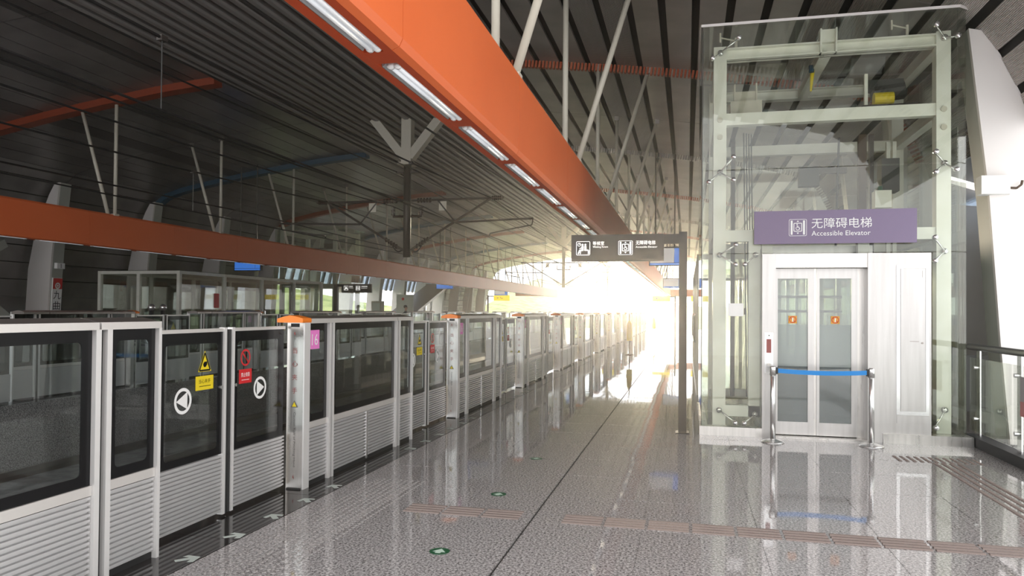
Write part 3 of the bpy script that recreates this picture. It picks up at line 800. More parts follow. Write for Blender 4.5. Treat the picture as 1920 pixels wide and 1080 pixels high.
# ------------------------------------------------------------------ elevator shaft
def make_elevator():
    root = thing('elevator_shaft', (1.7, 10.9, 0), 'tall glass elevator shaft with pale steel frame and steel doors', 'elevator')
    YF, YB, XL, XR, ZT = 9.65, 12.10, .175, 3.22, 5.17
    S = 'pale_steelwork'
    for (x0, x1) in ((.32, .48), (2.92, 3.08)):
        for (y0, y1) in ((9.82, 9.98), (11.82, 11.98)): MB().box(x0, x1, y0, y1, .0, 4.97).build('column', S, root)
    for (za, zb) in ((4.80, 4.95), (3.955, 4.105), (2.455, 2.60), (.22, .36)):
        for (y0, y1, fr) in ((9.84, 9.96, 1), (11.84, 11.96, 0)):
            if za < 1 and fr: MB().box(.48, .92, y0, y1, za, zb).build('beam', S, root); continue
            mb = MB()
            if za > 4.5:   # H section: web and flanges
                mb.box(.48, 2.92, y0+.05, y1-.05, za, zb); mb.box(.48, 2.92, y0-.02, y1+.02, za, za+.015); mb.box(.48, 2.92, y0-.02, y1+.02, zb-.015, zb)
            else: mb.box(.48, 2.92, y0, y1, za, zb)
            mb.build('beam', S, root)
        for (x0, x1) in ((.34, .46), (2.94, 3.06)):
            MB().box(x0, x1, 9.98, 11.82, za, zb).build('beam', S, root)
    for y in (10.6, 11.2): pass
    MB().box(1.62, 1.76, 9.96, 11.84, 4.80, 4.93).build('beam', S, root)
    h = MB(); h.box(1.60, 1.62, 9.78, 9.90, 4.80, 5.10); h.box(1.78, 1.80, 9.78, 9.90, 4.80, 5.10); h.box(1.62, 1.78, 9.83, 9.85, 4.95, 5.10); h.build('stub_post', S, root)
    for x in (.92, 2.05): MB().box(x, x+.13, 9.84, 9.96, 2.10, 2.46).build('short_post', S, root)
    MB().box(.76, .90, 9.84, 9.96, .22, 2.46).build('short_post', S, root)
    # glass skin
    G = 'glass_elev'
    for (x0, x1, z0, z1) in ((XL, XR-.12, 3.345, ZT), (XL, XR-.12, 2.29, 3.335), (XL, .905, .115, 2.28), (2.83, XR-.12, .115, 2.28)):
        MB().box(x0, x1, YF, YF+.015, z0, z1).build('glass_pane', G, root)
    for (z0, z1) in ((3.345, ZT-.03), (2.29, 3.335), (.115, 2.28)):
        MB().prism([(XR-.115,YF),(XR,YF+.10),(XR-.008,YF+.11),(XR-.12,YF+.015)], 'z', z0, z1).build('corner_pane', G, root)
        MB().box(XR-.015, XR, YF+.11, YB, z0, z1).build('glass_pane', G, root)
        MB().box(XL, XL+.015, YF+.02, YB, z0, z1).build('glass_pane', G, root)
        MB().box(XL, XR, YB-.015, YB, z0, z1).build('glass_pane', G, root)
    MB().prism([(XL-.02,YF-.02),(XR-.11,YF-.02),(XR+.02,YF+.09),(XR+.02,YB+.02),(XL-.02,YB+.02)], 'z', ZT+.005, ZT+.02).build('roof_pane', G, root)
    tr = MB(); tr.prism([(XL-.03,YF-.03),(XR-.10,YF-.03),(XR-.10,YF-.018),(XL-.03,YF-.018)], 'z', ZT, ZT+.032); tr.prism([(XR-.10,YF-.03),(XR+.03,YF+.085),(XR+.02,YF+.095),(XR-.11,YF-.02)], 'z', ZT, ZT+.032); tr.box(XL-.03, XL-.018, YF-.03, YB+.03, ZT, ZT+.032); tr.box(XR+.018, XR+.03, YF+.085, YB+.03, ZT, ZT+.032)
    tr.build('roof_trim', 'wall_white', root)
    gs = MB().box(XL-.004, XL+.004, YF-.004, YF+.02, .12, ZT); gs.build('edge_seal', 'mast_dark', root)
    # base plinths
    MB().box(XL-.02, .905, YF-.03, YF+.12, 0, .112).build('plinth', 'steel', root)
    MB().box(2.28, XR+.03, YF-.05, YF+.16, 0, .112).build('plinth', 'steel', root)
    MB().box(XL-.02, XL+.08, YF+.12, YB+.02, 0, .112).build('plinth', 'steel', root); MB().box(XR-.08, XR+.03, YF+.16, YB+.02, 0, .112).build('plinth', 'steel', root)
    # point fixings
    def spider(x, z, dirs):
        mb = MB(); mb.cyl((x, 9.82, z), (x, 9.77, z), .035, 10)
        for (dx, dz) in dirs: mb.cyl((x, 9.78, z), (x+dx, 9.70, z+dz), .011, 6); mb.cyl((x+dx, 9.70, z+dz), (x+dx, 9.64, z+dz), .028, 12)
        mb.build('spider_fitting', 'steel_bright', root, True)
    spider(.40, 4.88, [(-.10, -.10), (.22, .14)]); spider(3.00, 4.88, [(-.12, .12), (.11, -.03)])
    spider(.40, 3.34, [(.16, .17), (.16, -.12), (-.14, -.14)]); spider(3.00, 3.36, [(-.13, .12), (-.13, -.12), (.09, -.10)])
    spider(.40, 2.28, [(.19, .12), (.19, -.13)]); spider(.84, 2.28, [(-.14, -.13)]); spider(3.00, 2.30, [(-.14, .16), (-.14, -.12)])
    spider(.40, .30, [(.19, -.14)]); spider(.84, .26, [(-.14, -.10)]); spider(3.00, .40, [(-.13, -.20)])
    for (x, z) in ((.40, 4.02), (3.0, 4.02), (.40, 3.80), (3.0, 3.80)): MB().cyl((x, 9.815, z), (x, 9.80, z), .035, 12).build('bolt_plate', 'beige_box', root)
    for (x, sg) in ((.60, -1), (2.62, -1)):
        mb = MB(); mb.cyl((x, 9.9, 4.95), (x, 9.9, 5.10), .018, 8); mb.cyl((x, 9.9, 5.06), (x+sg*.20, 9.8, 5.08), .010, 6); mb.cyl((x+sg*.20, 9.8, 5.02), (x+sg*.20, 9.8, 5.14), .012, 6); mb.build('roof_strut', 'beige_box', root)
    # landing door surround
    P_ = 'steel_panel'
    MB().box(.905, 1.065, YF-.03, YF+.28, 0, 2.275).build('jamb', P_, root)
    MB().box(2.115, 2.28, YF-.03, YF+.28, 0, 2.275).build('jamb', P_, root)
    MB().box(1.065, 2.115, YF-.01, YF+.24, 2.105, 2.275).build('header', 'steel', root)
    MB().box(1.065, 2.115, YF-.02, YF+.30, 0, .02).build('threshold', 'steel', root)
    MB().box(2.035, 2.115, YF+.17, YF+.24, .02, 2.10).build('return_panel', 'steel', root)
    yd = YF+.12
    for k, (x0, x1) in enumerate(((1.07, 1.53), (1.56, 2.03))):
        d = MB(); gx0, gx1 = x0+.035, x1-.07 if k == 0 else x1-.07
        if k == 1: gx0 = x0+.035
        d.box(x0, gx0, yd, yd+.04, .03, 2.10); d.box(gx1, x1, yd, yd+.04, .03, 2.10); d.box(gx0, gx1, yd, yd+.04, .03, .19); d.box(gx0, gx1, yd, yd+.04, 1.975, 2.10)
        dr = d.build('landing_door', P_, root)
        MB().box(gx0, gx1, yd+.012, yd+.024, 1.40, 1.975).build('clear_pane', 'glass_door', dr)
        MB().box(gx0, gx1, yd+.012, yd+.024, .88, 1.40).build('frosted_pane', 'glass_film', dr)
        MB().box(gx0, gx1, yd+.012, yd+.024, .19, .88).build('lower_pane', 'glass_lower', dr)
        cx = (gx0+gx1)/2
        s_ = MB().box(cx-.05, cx+.05, yd+.006, yd+.010, 1.415, 1.51).build('sticker', 'amber', dr)
        Flat((cx, yd+.0055, 1.4625), (1, 0, 0), (0, 0, 1)).ring(0, 0, .034, .043, n=16).stroke([(-.03, .03), (.03, -.03)], .008).build('sticker_print', 'red', dr)
        Flat((cx, yd+.0054, 1.4625), (1, 0, 0), (0, 0, 1)).rect(-.008, -.025, .008, .022).build('hand_print', 'sign_white', dr)
    MB().box(1.532, 1.558, yd+.008, yd+.032, .03, 2.10).build('centre_seal', 'steel', root)
    # car behind the doors
    ca = MB(); ca.box(1.0, 2.2, 10.02, 10.06, .0, .06); ca.box(.98, 2.24, 10.06, 11.5, .0, .06); ca.build('car_floor', 'steel', root)
    for z in (1.05, 1.57, 1.78): MB().cyl((1.06, 11.40, z), (2.16, 11.40, z), .018, 8).build('car_handrail', 'steel_bright', root)
    cw = MB(); cw.box(.98, 1.0, 10.06, 11.5, .06, 2.3); cw.box(2.22, 2.24, 10.06, 11.5, .06, 2.3); cw.build('car_wall', 'glass_elev', root)
    MB().box(.98, 2.24, 11.48, 11.5, .06, .95).build('car_back_panel', 'steel_panel', root); MB().box(.98, 2.24, 11.48, 11.49, .95, 2.3).build('car_window', 'glass_elev', root)
    MB().box(.96, 2.26, 10.04, 11.52, 2.30, 2.40).build('car_roof', 'steel_panel', root)
    # right side cladding with hatch
    MB().box(2.28, 2.815, YF+.0, YF+.06, .10, 2.275).build('side_panel', P_, root)
    hf = MB(); hf.box(2.435, 2.475, YF-.012, YF, .34, 2.13); hf.box(2.755, 2.79, YF-.012, YF, .34, 2.13); hf.box(2.475, 2.755, YF-.012, YF, 2.09, 2.13); hf.box(2.475, 2.755, YF-.012, YF, .34, .385); hf.build('hatch_frame', 'steel_bright', root)
    ht = MB().box(2.482, 2.748, YF-.010, YF-.001, .392, 2.083).build('hatch', P_, root)
    hd = MB(); hd.box(2.58, 2.68, YF-.0115, YF-.010, 1.215, 1.222); hd.cyl((2.715, YF-.010, 1.20), (2.715, YF-.018, 1.20), .012, 8); hd.box(2.715, 2.719, YF-.0115, YF-.010, 1.98, 2.06); hd.build('latch', 'header_metal', ht)
    hp = MB().box(2.44, 2.80, YF-.006, YF, .24, .335).build('lower_plate', P_, root)
    # call panel
    cp = MB().box(.935, 1.035, YF-.042, YF-.03, .80, 1.30).build('call_panel', 'steel_bright', root)
    MB().box(.955, 1.012, YF-.044, YF-.042, 1.05, 1.22).build('display', 'brown_red', cp); MB().cyl((.985, YF-.042, 1.265), (.985, YF-.046, 1.265), .010, 10).build('indicator', 'text_grey', cp)
    MB().box(.965, 1.005, YF-.046, YF-.042, .88, .92).build('button', 'steel', cp)
    MB().box(.50, .685, YF-.006, YF-.001, 1.50, 1.66).build('notice', 'sign_white', root); MB().box(.69, .705, YF-.006, YF-.001, 1.52, 1.60).build('notice_tag', 'text_grey', root)
    # hoistway equipment
    for (x, w_) in ((.60, .055), (2.28, .10), (2.42, .05)): MB().box(x, x+w_, 10.9, 11.0, .36, 4.0).build('guide_rail', 'mast_dark' if w_ < .08 else 'bark', root)
    for i in range(4): MB().cyl((.79+.035*i, 10.5+.03*i, .4), (.74+.035*i, 10.5+.03*i, 4.0), .008, 6).build('hoist_rope', 'wire', root)
    MB().cyl((1.93, 10.6, 2.4), (1.97, 10.6, 3.9), .014, 6).build('hoist_rope', 'wire', root)
    MB().box(1.55, 2.15, 11.0, 11.08, 3.50, 3.58).build('cable_bracket', 'mast_dark', root); MB().box(1.52, 1.78, 10.95, 11.1, 3.32, 3.60).build('cable_bracket', 'motor_dark', root)
    MB().box(.55, .95, 10.2, 10.5, 4.10, 4.36).build('control_box', 'beige_box', root)
    u = MB(); u.box(.60, .62, 10.3, 10.4, 4.37, 4.62); u.box(.88, .90, 10.3, 10.4, 4.37, 4.62); u.box(.62, .88, 10.33, 10.36, 4.37, 4.52); u.build('pulley_bracket', 'beige_box', root)
    MB().box(2.18, 2.84, 10.2, 10.7, 4.16, 4.22).build('machine_plate', 'mast_dark', root); MB().box(2.2, 2.24, 10.2, 10.25, 4.22, 4.62).build('machine_post', S, root)
    mt = MB(); mt.cyl((2.35, 10.45, 4.42), (2.72, 10.45, 4.46), .12, 14); mt.box(2.28, 2.7, 10.35, 10.55, 4.46, 4.58); mt.build('hoist_motor', 'motor_dark', root)
    MB().cyl((2.33, 10.3, 4.31), (2.56, 10.3, 4.31), .085, 14).build('brake_cover', 'yellow', root)
    MB().cyl((1.62, 10.5, 4.80), (1.60, 10.5, 4.52), .03, 8, .012).build('hook', 'yellow', root); MB().cyl((1.60, 10.45, 4.85), (1.60, 10.45, 4.76), .035, 8).build('hook_block', 'rib_blue', root)
    MB().box(2.52, 2.74, 10.7, 10.95, 3.18, 3.62).build('governor', 'motor_dark', root); MB().box(2.42, 2.62, 10.6, 10.8, 2.95, 3.18).build('junction_box', S, root)
    MB().cyl((2.49, 10.65, 3.18), (2.49, 10.65, 3.24), .03, 10).build('valve_cap', 'green_disc', root)
    for x in (2.70, 2.78): MB().box(x, x+.05, 11.2, 11.26, .36, 3.95).build('rear_rail', S, root)
    MB().box(.34, .46, 10.6, 10.72, .36, 4.80).build('mid_post', S, root)
    return root
elev = make_elevator()
# the opposite elevator: simpler shaft, same kit
def opp_elevator():
    x0, x1, y0, y1, zt = -17.0, -14.1, 28.0, 30.6, 4.98
    root = thing('elevator_shaft', ((x0+x1)/2, (y0+y1)/2, 0), 'glass elevator shaft on the opposite platform, rising above its orange beam', 'elevator')
    for x in (x0+.15, x1-.3):
        for y in (y0+.15, y1-.3): MB().box(x, x+.16, y, y+.16, 0, 4.9).build('column', 'pale_steelwork', root)
    for z in (4.70, 3.9, 2.45):
        for y in (y0+.17, y1-.28): MB().box(x0+.31, x1-.3, y, y+.12, z, z+.15).build('beam', 'pale_steelwork', root)
        for x in (x0+.17, x1-.28): MB().box(x, x+.12, y0+.31, y1-.3, z, z+.15).build('beam', 'pale_steelwork', root)
    for (za, zb) in ((.1, 2.3), (2.31, 3.5), (3.51, zt)):
        for (a, b2, c, d) in ((x0, x1, y0, y0+.015), (x0, x1, y1-.015, y1), (x0, x0+.015, y0+.02, y1-.02), (x1-.015, x1, y0+.02, y1-.02)):
            MB().box(a, b2, c, d, za, zb).build('glass_pane', 'glass_elev', root)
    MB().box(x0-.03, x1+.03, y0-.03, y1+.03, zt+.005, zt+.03).build('roof_pane', 'glass_elev', root)
    MB().box(x0-.02, x1+.02, y0-.02, y0+.1, 0, .1).build('plinth', 'steel', root)
    MB().box(x1-1.1, x1-.5, y0+.9, y0+1.5, 3.95, 4.35).build('hoist_motor', 'motor_dark', root); MB().box(x0+.9, x0+1.9, y0+.8, y0+1.4, 3.95, 4.15).build('machine_plate', 'header_metal', root)
opp_elevator()
# name board of the elevator
sg = thing('sign_board', (1.715, 9.60, 2.39), 'purple elevator name board hung across the glass shaft', 'sign')
MB().box(.80, 2.63, 9.54, 9.57, 2.39, 2.795).build('board', 'purple', sg)
fl = Flat((0, 9.538, 0), (1, 0, 0), (0, 0, 1)); icon_lift(fl, 1.205, 2.485, .205); fl.text('无障碍电梯', 1.465, 2.575, h=.125, wd=.675); fl.text('Accessible Elevator', 1.465, 2.485, wd=.66); fl.build('lettering', 'sign_white', sg)
for x in (1.0, 2.43): MB().cyl((x, 9.57, 2.6), (x, 9.648, 2.6), .015, 8).build('standoff', 'steel', sg)

# stanchions with belt
for i, (x, y) in enumerate(((1.0, 9.31), (2.09, 9.33))):
    o = thing('belt_stanchion', (x, y, 0), ['left polished stanchion paying out a blue belt before the elevator doors', 'right polished stanchion catching the blue belt before the elevator doors'][i], 'stanchion', 'polished stanchions at the elevator')
    MB().lathe([(.135,0),(.135,.008),(.12,.018),(.06,.035),(.035,.045)], x, y, 28).build('base', 'steel_bright', o, True)
    MB().cyl((x, y, .04), (x, y, .90), .031, 18).build('post', 'steel_bright', o, True)
    MB().lathe([(.037,.80),(.037,.895),(.03,.91)], x, y, 18).build('collar', 'steel_bright', o, True)
    sx = 1 if i == 0 else -1
    MB().box(min(x+sx*.03, x+sx*.055), max(x+sx*.03, x+sx*.055), y-.02, y+.02, .815, .895).build('belt_cassette', 'rubber', o)
    if i == 0:
        mb = MB(); n = 16; xa, xb = x+.055, 2.09-.055
        for k in range(n):
            t0, t1 = k/n, (k+1)/n; z0, z1 = .882-.018*4*t0*(1-t0), .882-.018*4*t1*(1-t1)
            mb.prism([(xa+(xb-xa)*t0, z0), (xa+(xb-xa)*t1, z1), (xa+(xb-xa)*t1, z1-.052), (xa+(xb-xa)*t0, z0-.052)], 'y', y-.002, y+.002)
        mb.build('belt', 'blue_belt', o)

# hanging direction sign on its pole
sg = thing('direction_sign', (-.055, 9.72, 0), 'black direction board on a tall square pole left of the elevator', 'sign')
MB().box(-.105, -.005, 9.66, 9.78, 0, 2.575).build('pole', 'sign_black', sg)
MB().box(-1.50, -.30, 9.68, 9.76, 2.205, 2.555).build('board', 'sign_black', sg)
MB().box(-.30, -.105, 9.69, 9.75, 2.425, 2.55).build('arm', 'sign_black', sg)
MB().box(-.14, .03, 9.62, 9.82, 0, .012).build('foot_plate', 'sign_black', sg)
fl = Flat((0, 9.678, 0), (1, 0, 0), (0, 0, 1)); icon_wait(fl, -1.435, 2.285, .185); icon_lift(fl, -.88, 2.285, .185)
fl.text('等候室', -1.215, 2.415, h=.052, wd=.15); fl.text('Waiting Room', -1.215, 2.375, wd=.20); fl.text('无障碍电梯', -.655, 2.415, h=.055, wd=.25); fl.text('Accessible Elevator', -.655, 2.375, wd=.275); fl.build('lettering', 'sign_lit', sg)
sg = thing('direction_sign', (-13.86, 27.4, 0), 'black direction board on a pole on the opposite platform', 'sign')
MB().box(-13.93, -13.78, 27.35, 27.5, 0, 2.56).build('pole', 'sign_black', sg); MB().box(-13.6, -12.3, 27.38, 27.46, 2.21, 2.56).build('board', 'sign_black', sg); MB().box(-13.78, -13.6, 27.38, 27.46, 2.45, 2.56).build('arm', 'sign_black', sg)
fl = Flat((0, 27.378, 0), (1, 0, 0), (0, 0, 1)); icon_wait(fl, -13.5, 2.30, .19); icon_lift(fl, -12.98, 2.30, .19)
fl.text('等候室', -13.27, 2.43, h=.055, wd=.16); fl.text('Waiting Room', -13.27, 2.38, wd=.2); fl.text('无障碍电梯', -12.74, 2.43, h=.055, wd=.26); fl.text('Accessible Elevator', -12.74, 2.38, wd=.26); fl.build('lettering', 'sign_lit', sg)

# screens hung over the platforms
def tv(x, y, z, wd, h, label, pic='screen_pale'):
    o = thing('display_screen', (x, y, z), label, 'screen', 'passenger information screens')
    MB().box(x-wd/2, x+wd/2, y, y+.09, z, z+h).build('housing', 'screen_black', o)
    MB().box(x-wd/2+.03, x+wd*.28, y-.004, y, z+h*.16, z+h*.92).build('picture', pic, o)
    MB().box(x+wd*.29, x+wd/2-.03, y-.004, y, z+h*.16, z+h*.92).build('side_bar', 'screen_blue', o)
    MB().box(x-wd/2+.03, x+wd/2-.03, y-.004, y, z+h*.04, z+h*.14).build('ticker', 'screen_blue', o)
    for q in (-.3, .3): MB().cyl((x+q*wd, y+.05, z+h), (x+q*wd, y+.05, slab_z(x+q*wd)), .02, 8).build('hanger', 'mast_dark', o)
tv(-.60, 20.5, 2.80, .86, .52, 'blue information screen seen behind the black direction board')
tv(-.72, 38.6, 2.76, 1.0, .50, 'small information screen beside the sign pole, deep in the platform')
tv(-13.4, 20.5, 2.72, .95, .50, 'blue information screen below the opposite beam, nearest the camera', 'screen_blue')
tv(-13.0, 38.6, 2.70, 1.0, .50, 'information screen below the opposite beam, second from the camera', 'screen_blue')
tv(-13.2, 52, 2.62, 1.0, .55, 'information screen below the opposite beam, farthest from the camera')
for i, (xp, xs, y) in enumerate(((-.75, -1.62, 48), (-13.1, -12.15, 48), (1.5, .78, 48))):
    o = thing('exit_sign', (xp, y, 0), ['yellow sign board on a thin pole down the near platform', 'yellow sign board under the end of the opposite beam', 'yellow sign board beside the glass shaft edge, far away'][i], 'sign', 'yellow sign boards')
    MB().box(xp-.05, xp+.05, y, y+.1, 0, 2.56).build('pole', 'mast_dark', o)
    x0, x1 = min(xs-.55, xs+.55), xs+.55
    MB().box(x0, x1, y+.02, y+.08, 2.20, 2.55).build('board', 'yellow_lit', o)
    a0, a1 = (x1, xp) if xp > x1 else (xp, x0)
    if a1 > a0: MB().box(a0, a1, y+.03, y+.07, 2.45, 2.52).build('arm', 'mast_dark', o)
    fl = Flat((xs-.3, y+.018, 2.26), (1, 0, 0), (0, 0, 1)); fl.stroke([(0, .12), (.12, .12)], .03); fl.poly([(-.04, .12), (.03, .17), (.03, .07)]); fl.stroke([(.2, .2), (.26, .1), (.4, .1)], .03); fl.build('arrow_print', 'black_paint', o)

# ------------------------------------------------------------------ overhead line
def mast(y, label):
    o = thing('catenary_mast', (XC, y, 6.4), label, 'mast', 'overhead line masts between the tracks')
    MB().cyl((XC, y, 2.88), (XC, y, 5.22), .095, 14).build('drop_tube', 'mast_dark', o, True)
    MB().box(XC-.20, XC+.20, y-.20, y+.20, 5.22, 5.28).build('flange', 'cream_paint', o)
    s_ = MB(); s_.box(XC-.13, XC-.09, y-.13, y+.13, 5.28, 6.5); s_.box(XC+.09, XC+.13, y-.13, y+.13, 5.28, 6.5); s_.box(XC-.09, XC+.09, y-.13, y-.10, 5.28, 6.5); s_.box(XC-.09, XC+.09, y+.10, y+.13, 5.28, 6.5); s_.build('stem', 'cream_paint', o)
    for q in (-1, 1): MB().bar((XC+q*.08, y, 5.42), (XC+q*.92, y, 6.44), .21, .24).build('brace', 'cream_paint', o)
    MB().box(XC-.30, XC+.30, y-.05, y+.05, 5.02, 5.06).build('collar', 'mast_dark', o)
    for sg_ in (-1, 1):
        c = MB(); X_ = lambda d: XC + sg_*d
        c.cyl((X_(.1), y, 4.32), (X_(2.52), y, 4.33), .028, 8)
        c.cyl((X_(.1), y, 3.06), (X_(2.2), y, 4.32), .03, 8)
        c.cyl((X_(1.28), y, 3.74), (X_(3.35), y-.35, 3.76), .024, 8)
        c.cyl((X_(.82), y, 4.31), (X_(1.28), y, 3.76), .02, 8)
        c.build('cantilever', 'mast_dark', o)
        ins = MB()
        for (a, d, z0, z1) in ((.30, .62, 4.32, 4.32), (.28, .56, 3.16, 3.33)):
            for k in range(5):
                t_ = k/4; xq = X_(a+(d-a)*t_); zq = z0+(z1-z0)*t_
                ins.cyl((xq-.014, y, zq), (xq+.014, y, zq), .062, 10)
        for k in range(5):
            t_ = k/4; xq = X_(2.25+.2*t_); ins.cyl((xq-.013, y, 4.33), (xq+.013, y, 4.33), .055, 10)
        ins.build('insulator', 'insulator', o)
        reg = MB(); reg.tube([(X_(3.35), y-.35, 3.76), (X_(3.32), y-.35, 3.60), (X_(2.75), y-.25, 3.52), (X_(2.22), y-.1, 3.44), (X_(2.20), y-.1, 3.38)], .016, 6); reg.build('steady_arm', 'mast_dark', o)
        st_ = MB(); st_.tube([(X_(.1), y, 3.92), (X_(.38), y, 3.92)], .03, 8); st_.cyl((X_(.38), y, 3.90), (X_(.38), y, 4.16), .018, 8)
        for k in range(5): st_.cyl((X_(.38), y, 3.96+.04*k), (X_(.38), y, 3.98+.04*k), .055, 10)
        st_.build('post_insulator', 'insulator', o)
        lp = MB(); pts = [(X_(.12), y, 3.08)] + [(X_(.12+.28*t_/6), y+.02, 3.08-.10*math.sin(PI*t_/6)+.10*t_/6) for t_ in range(1, 7)]; lp.tube(pts, .018, 6); lp.build('bond_cable', 'wire', o)
        MB().box(X_(.95)-.1, X_(.95)+.1, y-.005, y+.005, 4.05, 4.28).build('number_plate', 'beige_box', o)
    return o
mast(17.6, 'nearest overhead line mast with a forked cream head between the tracks')
mast(42.0, 'middle overhead line mast with forked head, seen left of the black direction board')
mast(66.0, 'farthest overhead line mast, under the black direction board')
wires = []
def wire(x, pts, r, label, cat='wire'):
    o = MB().tube([(x, y, z) for (y, z) in pts], r, 5).build('overhead_wire', 'wire'); tag(o, label, cat, 'overhead wires'); return o
def sag(z0, z1, spans):
    q = []
    for (ya, yb) in spans:
        n = 12
        for k in range(n): t_ = k/n; q.append((ya+(yb-ya)*t_, z0 - (z0-z1)*4*t_*(1-t_)))
    q.append((spans[-1][1], z0)); return q
SPN = [(-6.8, 17.6), (17.6, 42.0), (42.0, 66.0), (66.0, 88.0)]
for (x, nm) in ((-4.75, 'near'), (-9.15, 'far')):
    wire(x, [(-7, 3.38), (88, 3.38)], .013, 'straight contact wire over the %s track' % nm)
    mw = sag(4.34, 4.05, SPN); wire(x, mw, .016, 'sagging messenger wire over the %s track' % nm)
    for i in range(13):
        y = -6.8+6.33+6.33*i
        t_ = ((y+6.8) % 24.4)/24.4; z = 4.34-.29*4*t_*(1-t_)
        if t_ < .06 or t_ > .94: continue
        o = thing('dropper', (x, y, 3.38), '%s thin dropper from the camera over the %s track' % (nth(i), nm), 'dropper', 'droppers of the %s overhead wire' % nm)
        MB().cyl((x, y, 3.38), (x, y, z), .006, 5).build('dropper_wire', 'wire', o); MB().box(x-.03, x+.03, y-.04, y+.04, z-.03, z+.02).build('clip', 'mast_dark', o)
for (x, z, nm) in ((XC-.38, 4.18, 'left'), (XC+.38, 4.18, 'right'), (XC-.28, 5.06, 'upper left'), (XC+.28, 5.06, 'upper right')):
    wire(x, sag(z, z-.2, SPN), .014, 'feeder wire at the %s of the mast insulators' % nm)
wire(-11.4, sag(4.1, 4.0, SPN), .018, 'thick dark cable between the opposite beam and its track')
wire(-3.75, sag(4.34, 4.2, SPN), .016, 'anchor wire over the near platform edge')

# ------------------------------------------------------------------ glass waiting rooms
def waiting_room(x0, x1, ya, yb, zt, label, front_sign):
    root = thing('waiting_room', ((x0+x1)/2, (ya+yb)/2, 0), label, 'waiting room', 'glass waiting rooms')
    n = int((yb-ya)/1.9); fx = x1 if front_sign > 0 else x0
    ys = [ya+(yb-ya)*i/n for i in range(n+1)]
    for y in ys:
        MB().box(fx-.05, fx+.05, y-.05, y+.05, 0, zt).build('post', 'pale_steelwork', root)
        bx = x0 if front_sign > 0 else x1; MB().box(bx-.05, bx+.05, y-.05, y+.05, 0, zt).build('post', 'pale_steelwork', root)
    for (y, yb2) in zip(ys[:-1], ys[1:]):
        MB().box(fx-.006, fx+.006, y+.055, yb2-.055, .12, zt-.09).build('glass_pane', 'glass_elev', root)
        bx = x0 if front_sign > 0 else x1; MB().box(bx-.006, bx+.006, y+.055, yb2-.055, .12, zt-.09).build('glass_pane', 'glass_elev', root)
        MB().box(x0, x1, y+.02, yb2-.02, zt+.005, zt+.02).build('roof_pane', 'glass_elev', root)
    for y in (ya, yb):
        MB().box((x0+x1)/2-.05, (x0+x1)/2+.05, y-.05, y+.05, 0, zt).build('post', 'pale_steelwork', root)
        for (a, c) in ((x0+.055, (x0+x1)/2-.055), ((x0+x1)/2+.055, x1-.055)): MB().box(a, c, y-.006, y+.006, .12, zt-.09).build('glass_pane', 'glass_elev', root)
        MB().box(x0, x1, y-.04, y+.04, zt-.09, zt).build('top_rail', 'pale_steelwork', root)
    for x in (x0, x1): MB().box(x-.04, x+.04, ya, yb, zt-.09, zt).build('top_rail', 'pale_steelwork', root); MB().box(x-.05, x+.05, ya, yb, 0, .12).build('plinth', 'steel', root)
    for i in (2, 4):
        if i >= len(ys)-1: continue
        for s_ in (-.12, .12):
            y = ys[i]+s_; h = MB(); d = front_sign*.07
            pts = [(fx+front_sign*.01, y, .82), (fx+d, y, .88), (fx+d, y, 1.46), (fx+front_sign*.01, y, 1.52)]; h.tube(pts, .02, 8); h.build('door_handle', 'steel_bright', root)
    return root
wroom = waiting_room(-17.0, -14.3, 18.5, 27.0, 2.62, 'long glass waiting room on the opposite platform', 1)
waiting_room(.22, 3.0, 14.2, 24.0, 2.62, 'glass waiting room behind the near elevator', -1)
for i, (x, y) in enumerate(((-16.0, 19.7), (-16.0, 21.6), (-16.0, 23.5), (-16.0, 25.4), (1.9, 16.0), (1.9, 18.5))):
    o = thing('waiting_bench', (x, y, 0), ('%s dark bench from the camera inside the opposite waiting room' % nth(i)) if i < 4 else ('nearer' if i == 4 else 'farther') + ' dark bench inside the waiting room behind the near elevator', 'bench', 'waiting room benches')
    MB().box(x-.25, x+.25, y-.8, y+.8, .40, .46).build('seat', 'motor_dark', o); MB().box(x-.29, x-.24, y-.8, y+.8, .5, .95).build('backrest', 'motor_dark', o)
    for q in (-.6, .6): MB().box(x-.2, x+.2, y+q-.03, y+q+.03, 0, .40).build('leg', 'steel', o); MB().box(x-.28, x-.25, y+q-.02, y+q+.02, .44, .6).build('backrest_bracket', 'steel', o)
o = thing('wall_poster', (-14.28, 20.3, 1.5), 'small red notice stuck on the opposite waiting room glass', 'notice')
MB().box(-14.29, -14.28, 20.1, 20.35, 1.55, 2.0).build('sheet', 'red', o)
for i, y in enumerate((17.0, 18.4)):
    o = thing('chrome_ball_stand', (-14.15, 17.2+.45*i, 1.55), ['left round chrome ball on a stand before the opposite waiting room', 'right round chrome ball on a stand before the opposite waiting room'][i], 'ball stand', 'chrome ball stands')
    MB().sphere((-14.15, 17.2+.45*i, 1.55), .10, 12, 8).build('ball', 'steel_bright', o, True); MB().box(-14.19, -14.11, 17.16+.45*i, 17.24+.45*i, 0, 1.47).build('stand', 'rubber', o)

